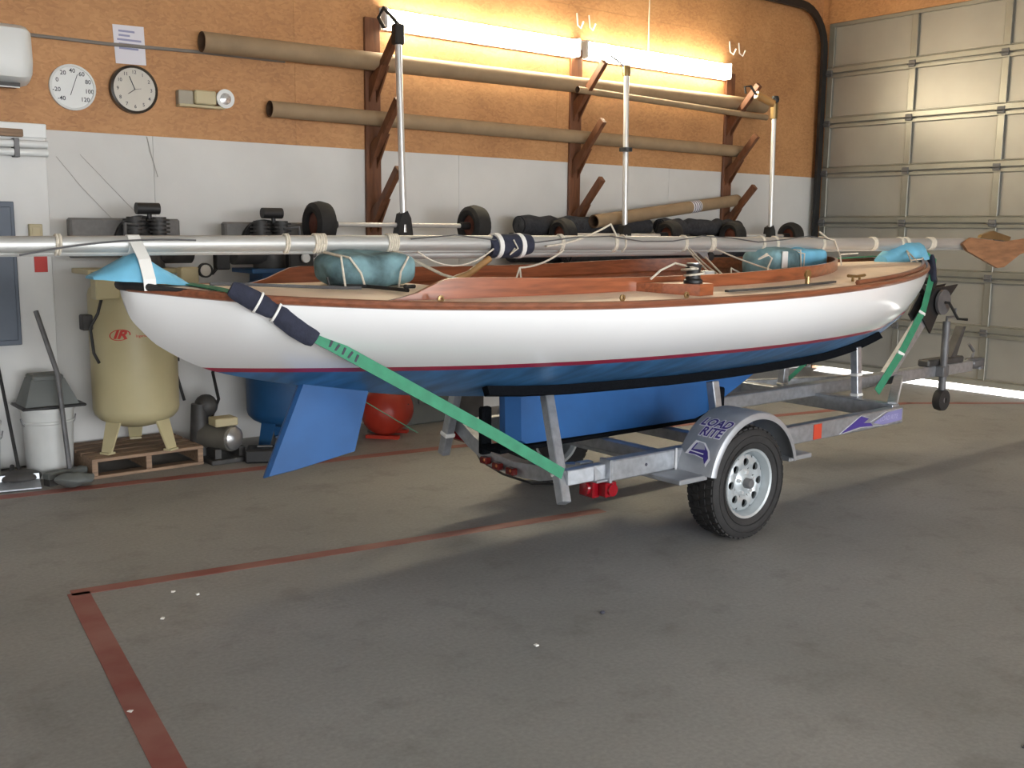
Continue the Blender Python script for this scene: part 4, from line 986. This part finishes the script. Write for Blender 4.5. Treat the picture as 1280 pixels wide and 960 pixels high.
# ------------------------------------------------------------------ the trailer
tr = thing('boat_trailer', (3.97, YC, 0), 'galvanised single axle boat trailer with silver fenders under the sailboat', 'trailer')
WX, WZ, WY = 3.965, .276, .705              # axle position, wheel centre height, half track
for s in (-1, 1):
    y = YC+s*.58
    rl = MB().box2((3.20, y-.032, .365), (5.62, y+.032, .462), .006).build('side_rail', GALV, tr)
    if s < 0:
        MB().box2((3.185, y-.036, .36), (3.20, y+.036, .467), .002).build('end_plate', GALV, rl)
        MB().strip([(3.62, y-.034, .36), (3.62, y-.034, .468)], (0, -1, 0), .012, .004).build('u_bolt', POLE, rl)
        MB().cyl((3.42, y-.034, .415), (3.42, y-.031, .415), .008, n=8).build('bolt_hole', INK, rl)
        MB().box2((4.72, y-.037, .372), (4.79, y-.031, .455)).build('reflector', mat('reflector_orange', (.50, .06, .03), .3, var=.05), rl)
        # purple arrow decal
        dy = y-.0335
        MB().prism([(4.98, dy, .374), (5.17, dy, .452), (5.25, dy, .43), (5.20, dy, .41), (5.27, dy, .404), (5.30, dy, .382), (5.16, dy, .392)], (0, -.001, 0)).build('decal', PURP, rl)
        MB().prism([(5.30, dy, .40), (5.44, dy, .446), (5.60, dy, .452), (5.60, dy, .385), (5.40, dy, .378)], (0, -.001, 0)).build('decal', mat('decal_lilac', (.20, .19, .38), .45, var=.1), rl)
        for a, b in (((4.96, .372), (5.17, .457)), ((5.17, .457), (5.26, .432)), ((5.27, .408), (5.42, .452)), ((5.42, .452), (5.60, .457)), ((4.96, .372), (5.18, .387)), ((5.18, .387), (5.45, .374))):
            MB().bar((a[0], dy-.0015, a[1]), (b[0], dy-.0015, b[1]), .001, .006, up=(0, 1, 0)).build('decal_edge', DECALW, rl)
        vs, fs = text_polys('LOAD RITE', .038, .2)
        MB().add([V((5.46+p.x*1.0, dy-.002, .413+p.y)) for p in vs], fs).build('decal_lettering', mat('decal_pale', (.34, .33, .52), .45, var=.05), rl)
# cross members; the rear one dips to clear the keel
path = [V((3.16, YC+y, z)) for y, z in ((-.58, .405), (-.36, .375), (-.20, .335), (0, .318), (.20, .335), (.36, .40), (.50, .475), (.58, .505))]
MB().tube(path, .052, 4, sx=1.0, sy=1.0, up=(.7, 0, .7)).build('cross_member', GALV, tr)
for x in (3.66, 4.14, 4.66):
    MB().bar((x, YC-.55, .395), (x, YC+.55, .395), .06, .06, bev=.004).build('cross_member', GALV, tr)
MB().bar((5.59, YC-.58, .43), (5.59, YC+.60, .43), .075, .09, bev=.004).build('cross_member', GALV, tr)
MB().box2((2.98, YC-.075, .424), (4.62, YC+.075, .444), .003).build('keel_plank', BUNK, tr)
for x in (3.05, 4.5):
    for s in ((1,) if x < 4 else (-1, 1)): MB().box2((x-.03, YC+s*.135-.02, .38), (x+.03, YC+s*.135+.02, .62), .008).build('keel_guide', BUNK, tr)
# tongue, coupler, jack
MB().box2((4.6, YC-.04, .455), (7.55, YC+.04, .535), .006).build('tongue', GALV, tr)
MB().bar((5.59, YC-.55, .45), (6.5, YC-.05, .48), .055, .07, bev=.004).bar((5.59, YC+.55, .45), (6.5, YC+.05, .48), .055, .07, bev=.004).build('tongue_brace', GALV, tr)
MB().box2((7.55, YC-.045, .47), (7.72, YC+.045, .55), .02).cyl((7.70, YC, .46), (7.70, YC, .545), .045, n=16).build('coupler', MGREY, tr, smooth=True)
MB().tube([(7.60, YC, .55), (7.62, YC, .60), (7.54, YC, .66)], .012, 8).build('coupler_lever', MGREY, tr, smooth=True)
jk = MB().cyl((7.05, YC-.075, .26), (7.05, YC-.075, .86), .027, n=14).box2((7.01, YC-.1, .46), (7.09, YC-.03, .54), .006).build('jack', MGREY, tr, smooth=True)
MB().lathe([(.02, -.03), (.075, -.028), (.08, 0), (.075, .028), (.02, .03)], (7.05, YC-.075, .29), (0, 1, 0), 20, closed=True).build('jack_wheel', RUB, jk, smooth=True)
MB().tube([(7.05, YC-.075, .86), (7.05, YC-.075, .89), (7.16, YC-.075, .89), (7.16, YC-.075, .95)], .01, 8).build('jack_crank', MGREY, jk, smooth=True)
# winch stand
ws = MB().bar((6.42, YC, .50), (6.86, YC, .90), .07, .07, bev=.005).build('winch_post', GALV, tr)
MB().prism([(6.74, YC-.05, .92), (6.88, YC-.05, .78), (6.96, YC-.05, .90), (7.22, YC-.05, 1.12), (6.90, YC-.05, 1.10)], (0, .012, 0)).prism([(6.74, YC+.04, .92), (6.88, YC+.04, .78), (6.96, YC+.04, .90), (7.22, YC+.04, 1.12), (6.90, YC+.04, 1.10)], (0, .012, 0)).build('winch_frame', BLACK, ws)
MB().cyl((6.98, YC-.06, 1.0), (6.98, YC+.06, 1.0), .06, n=16).lathe([(.02, -.01), (.09, -.01), (.09, .01), (.02, .01)], (6.98, YC-.075, 1.0), (0, 1, 0), 20).build('winch_drum', MGREY, ws, smooth=True)
MB().tube([(6.98, YC-.09, 1.0), (6.98, YC-.12, 1.0), (7.10, YC-.13, .88), (7.10, YC-.2, .88)], .010, 8).build('winch_crank', BLACK, ws, smooth=True)
MB().bar((6.9, YC, 1.05), (6.72, YC, 1.16), .05, .04).build('bow_stop_arm', BLACK, ws)
MB().lathe([(.012, -.06), (.04, -.06), (.022, 0), (.04, .06), (.012, .06)], (6.87, YC, 1.15), (0, 1, 0), 16, closed=True).build('bow_roller', RUB, ws, smooth=True)
MB().prism([(7.22, YC-.03, .56), (7.30, YC-.03, .56), (7.42, YC-.03, .80), (7.38, YC-.03, .80)], (0, .06, 0)).box2((6.9, YC-.045, .535), (7.4, YC+.045, .585), .01).build('tool_tray', DGREY, tr)
# upright posts carrying the bunks
def post(x, s, yb, zb, yt, zt_, xt=None, cap=True):
    xt = x if xt is None else xt
    a, b = V((x, YC+s*yb, zb)), V((xt, YC+s*yt, zt_))
    p = MB().bar(a, b, .05, .05, up=(1, 0, 0), bev=.004).build('bunk_post', GALV, tr)
    return p, a, b
for s in (-1, 1):
    p, a, b = post(2.955, s, .565, .295, .305, .735, 3.07) if s < 0 else post(3.08, s, .535, .305, .415, .72, 3.09)
    c = a.lerp(b, .27); dd = (b-a).normalized()
    MB().bar(c-dd*.012, c+dd*.012, .062, .062, up=(1, 0, 0), bev=.006).build('tape_wrap', TAPE, p)
    if s < 0: MB().bar((2.985, YC+s*.53, .40), (3.2, YC+s*.56, .41), .05, .07, bev=.004).build('post_bracket', GALV, tr)
    p, a, b = post(4.12, s, .46, .43, .40, .72)
    p, a, b = post(5.64, s, .285, .405, .255, .785)
    for f in (.22, .55):
        c = a.lerp(b, f); dd = (b-a).normalized()
        MB().bar(c-dd*.010, c+dd*.010, .060, .060, up=(1, 0, 0), bev=.006).build('tape_wrap', TAPE, p)
# carpeted bunks following the hull bottom
for s in (-1, 1):
    path = []
    for k in range(22):
        x = 2.72+(6.02-2.72)*k/21; y = interp(x, [(2.72, .30), (3.4, .36), (4.2, .385), (5.0, .34), (5.6, .25), (6.05, .16)])
        lo, hi = zk(x), zs(x)
        for _ in range(30):
            md = (lo+hi)/2
            if hby(x, md) < y: lo = md
            else: hi = md
        path.append(V((x, YC+s*y, lo-.026)))
    MB().tube(path, .036, 4, sx=1.0, sy=.75, up=(0, s*.33, .95)).build('bunk', BUNK, tr)
# axle, wheels, fenders
MB().bar((WX, YC-.66, WZ), (WX, YC+.66, WZ), .05, .05).build('axle', GALV, tr)
for s in (-1, 1): MB().box2((WX-.22, YC+s*.58-.03, .30), (WX+.22, YC+s*.58+.03, .362), .008).build('spring_hanger', GALV, tr)
def wheel_at(s):
    y = YC+s*WY; o = (WX, y, WZ); ax = (0, s, 0)
    t = MB().lathe([(.168, -.075), (.185, -.085), (.22, -.094), (.25, -.092), (.268, -.078), (.274, -.05), (.2755, 0), (.274, .05), (.268, .078), (.25, .092), (.22, .094), (.185, .085), (.168, .075)], o, ax, 56, closed=True).build('tyre', RUB, tr, smooth=True)
    td = MB()
    for k in range(44):
        a = 2*math.pi*k/44
        for q, off in ((-.058, 0), (-.02, .5), (.02, 0), (.058, .5)):
            aa = a+off*2*math.pi/44; c, sn = math.cos(aa), math.sin(aa); r = .2765 if abs(q) < .04 else .2725
            td.box((WX+c*r, y+q, WZ+sn*r), (.009, .031, .027), Matrix.Rotation(-aa, 3, 'Y'))
    td.build('tread', RUB, t)
    sg = MB()
    for rr in (.205, .24): sg.lathe([(rr-.003, .088), (rr, .0965), (rr+.003, .088)], o, ax, 48, cap=False)
    sg.build('sidewall_ring', RUB, t, smooth=True)
    # rim: barrel, dished disc with eight round holes
    rm = MB().lathe([(.160, .078), (.172, .082), (.174, .074), (.164, .066), (.155, .05), (.150, .02), (.150, -.06), (.172, -.074), (.174, -.08), (.160, -.078), (.144, -.06), (.144, .015), (.148, .05)], o, ax, 48, closed=True).build('rim', RIMM, tr, smooth=True)
    N = 8; vs, fs = [], []
    u = V((1, 0, 0)); v_ = V((0, 0, 1)); A = V(ax); O = V(o)
    def P(r, a, h): return O+u*(r*math.cos(a))+v_*(r*math.sin(a))+A*h
    M = 6
    hr, hR = .0195, .103
    dish = MB()
    for k in range(N):
        a0 = 2*math.pi*k/N; half = math.pi/N
        outer, inner = [], []
        for q in range(24):
            th = 2*math.pi*q/24
            inner.append((hR+hr*math.cos(th), a0+hr*math.sin(th)/hR))
            # the cell border in polar coordinates
            cx2, sx2 = math.cos(th), math.sin(th); kk = max(abs(cx2)/.035, abs(sx2)*1./(half*hR))
            outer.append((hR+cx2/kk, a0+(sx2/kk)/hR))
        hh = lambda r: .045+.010*math.sin(math.pi*min(1, max(0, (r-.068)/.07)))
        pts = [P(r, a, hh(r)) for r, a in outer]+[P(r, a, hh(r)) for r, a in inner]+[P(r, a, hh(r)-.012) for r, a in inner]
        dish.add(pts, [(q, (q+1) % 24, 24+(q+1) % 24, 24+q) for q in range(24)]+[(24+q, 24+(q+1) % 24, 48+(q+1) % 24, 48+q) for q in range(24)])
    dish.lathe([(.138, .045), (.143, .035), (.147, .022)], o, ax, 48, cap=False)
    dish.lathe([(0, .060), (.036, .060), (.046, .052), (.068, .045)], o, ax, 32, cap=False)
    b = bmesh.new(); me = bpy.data.meshes.new('tmp'); me.from_pydata(dish.v, [], dish.f); b.from_mesh(me); bpy.data.meshes.remove(me)
    bmesh.ops.remove_doubles(b, verts=b.verts[:], dist=3e-4)
    MB().bm(b).build('disc', RIMM, rm, smooth=True)
    MB().cyl(O+A*.005, O+A*.007, .143, n=32).build('rim_shade_disc', BLACK, rm)  # black disc added as painted shade behind the wheel holes
    MB().lathe([(0, .095), (.02, .094), (.024, .088), (.026, .05), (.034, .05)], o, ax, 18).build('hub_cap', MGREY, rm, smooth=True)
    for k in range(5):
        a = 2*math.pi*(k+.25)/5; c = P(.053, a, .046)
        MB().cyl(c, c+A*.022, .010, .008, 6).build('lug_nut', POLE, rm)
def fend(r, a, y): return V((WX-r*math.cos(a), y, WZ+.02+r*math.sin(a)))
FR = .338
def fender_at(s):
    y0, y1 = YC+s*.60, YC+s*.825
    n = 30; A0, A1 = R(11), R(169)
    vs, fs = [], []
    for i in range(n+1):
        a = A0+(A1-A0)*i/n
        prof = [(FR-.004, y0), (FR, y0), (FR, y0+(y1-y0)*.90), (FR-.006, y0+(y1-y0)*.97), (FR-.02, y1), (FR-.035, y1), (FR-.035, y1-s*.004), (FR-.02, y1-s*.006), (FR-.009, y0+(y1-y0)*.955), (FR-.004, y0+(y1-y0)*.90)]
        vs += [fend(r, a, y) for r, y in prof]
    k = 10
    fs = [(i*k+j, i*k+(j+1) % k, (i+1)*k+(j+1) % k, (i+1)*k+j) for i in range(n) for j in range(k)]+[tuple(range(k)), tuple(n*k+j for j in range(k))]
    f = MB().add(vs, fs).build('fender', FENDM, tr, smooth=True, angle=30)
    for a, sg in ((A0, -1), (A1, 1)):
        p = fend(FR, a, y0)
        MB().box2((p.x-.02 if sg > 0 else p.x-.17, y0-s*.09, p.z-.02), (p.x+.17 if sg > 0 else p.x+.02, y1-s*.04, p.z+.004), .004).build('mounting_step', FENDM, f)
    return f
for s in (-1, 1):
    wheel_at(s); f = fender_at(s)
    if s < 0: fn = f
# lettering and fish-and-sail emblem wrapped round the near fender
ym = YC-.715
def on_f(u, v, off=.0008):                  # u across towards the camera, v up along the arc
    return fend(FR+off, R(46)+v/FR, ym-u)
for txt, vv, wdt in (('LOAD', .070, .95), ('RITE', .010, .95)):
    vs, fs = fine(*text_polys(txt, .074, .15, .03))
    cxo = .005 if txt == 'LOAD' else .012
    for sc_, m, nm, off in ((1.0, PURP, 'lettering', .0016),):
        MB().add([on_f(cxo+p.x*wdt*.92, vv+p.y*1.0, off) for p in vs], fs).build(nm, m, fn)
    cu = bpy.data.curves.new('outline', 'FONT'); cu.body = txt; cu.size = .074; cu.align_x = 'CENTER'; cu.align_y = 'CENTER'; cu.shear = .15; cu.offset = .0075; cu.resolution_u = 2
    ob_ = bpy.data.objects.new('outline', cu); C.objects.link(ob_)
    dg = bpy.context.evaluated_depsgraph_get(); me = bpy.data.meshes.new_from_object(ob_.evaluated_get(dg))
    v2, f2_ = fine([v.co.copy() for v in me.vertices], [tuple(p.vertices) for p in me.polygons])
    MB().add([on_f(cxo+p.x*wdt*.92, vv+p.y, .0008) for p in v2], f2_).build('lettering_outline', DECALW, fn)
    bpy.data.objects.remove(ob_); bpy.data.curves.remove(cu)
def poly_f(pts, m, nm, off):
    v2, f2_ = fine(pts, [tuple(range(len(pts)))])
    MB().add([on_f(p.x, p.y, off) for p in v2], f2_).build(nm, m, fn)
fish = [(u*1.15, v*1.12-.01) for u, v in [(-.052, -.095), (-.03, -.042), (.012, -.046), (.042, -.072), (.056, -.100), (.045, -.128), (.030, -.102), (-.01, -.095)]]
def grow(p, k):
    c = sum((V(q) for q in p), V((0, 0)))/len(p); return [tuple(c+(V(q)-c)*k) for q in p]
poly_f(grow(fish, 1.25), DECALW, 'emblem_outline', .0008)
poly_f(fish, PURP, 'emblem', .0014)
poly_f([(-.040, -.092), (-.024, -.052), (.010, -.056), (.030, -.085)], mat('fender_decal_grey', (.34, .35, .42), .45, var=.03), 'emblem', .0020)
poly_f([(-.07, -.098), (-.068, -.103), (.03, -.110), (.03, -.104)], DECALW, 'emblem_outline', .0022)
# lights
MB().box2((3.12, YC-.49, .376), (3.20, YC-.45, .44), .003).box2((3.12, YC-.6, .366), (3.20, YC-.45, .377), .002).build('lamp_bracket', GALV, tr)
tl_ = MB().box2((3.135, YC-.56, .284), (3.18, YC-.462, .368), .006).build('tail_light', REDL, tr)
MB().lathe([(0, 0), (.032, .0), (.028, .012), (0, .016)], (3.135, YC-.511, .326), (-1, 0, 0), 20).build('tail_lens', REDL, tl_, smooth=True)
MB().box2((3.165, YC-.612, .293), (3.235, YC-.560, .362), .006).cyl((3.20, YC-.612, .328), (3.20, YC-.624, .328), .028, n=18).build('side_marker_light', REDL, tr)
MB().box2((3.13, YC+.425, .375), (3.19, YC+.535, .455), .012).build('tail_light', REDL, tr)
for k, y in enumerate((-.01, .10, .20)):
    z = interp(y, [(-.2, .335), (0, .318), (.20, .335), (.36, .40)])
    l_ = MB().box2((3.085, YC+y-.03, z-.024), (3.122, YC+y+.03, z+.012), .006).build('identification_light', mat('lens_dark_red', (.12, .012, .01), .25, var=.1), tr)
    MB().sphere((3.088, YC+y-.012, z), .009, 8).build('bulb', AMBL, l_)
tag(MB().tube([(3.2, YC+.5, .42), (3.15, YC+.3, .30), (3.14, YC+.1, .27), (3.16, YC-.1, .26), (3.2, YC-.3, .29)], .006, 6).build('wiring', BLACK, tr, smooth=True))
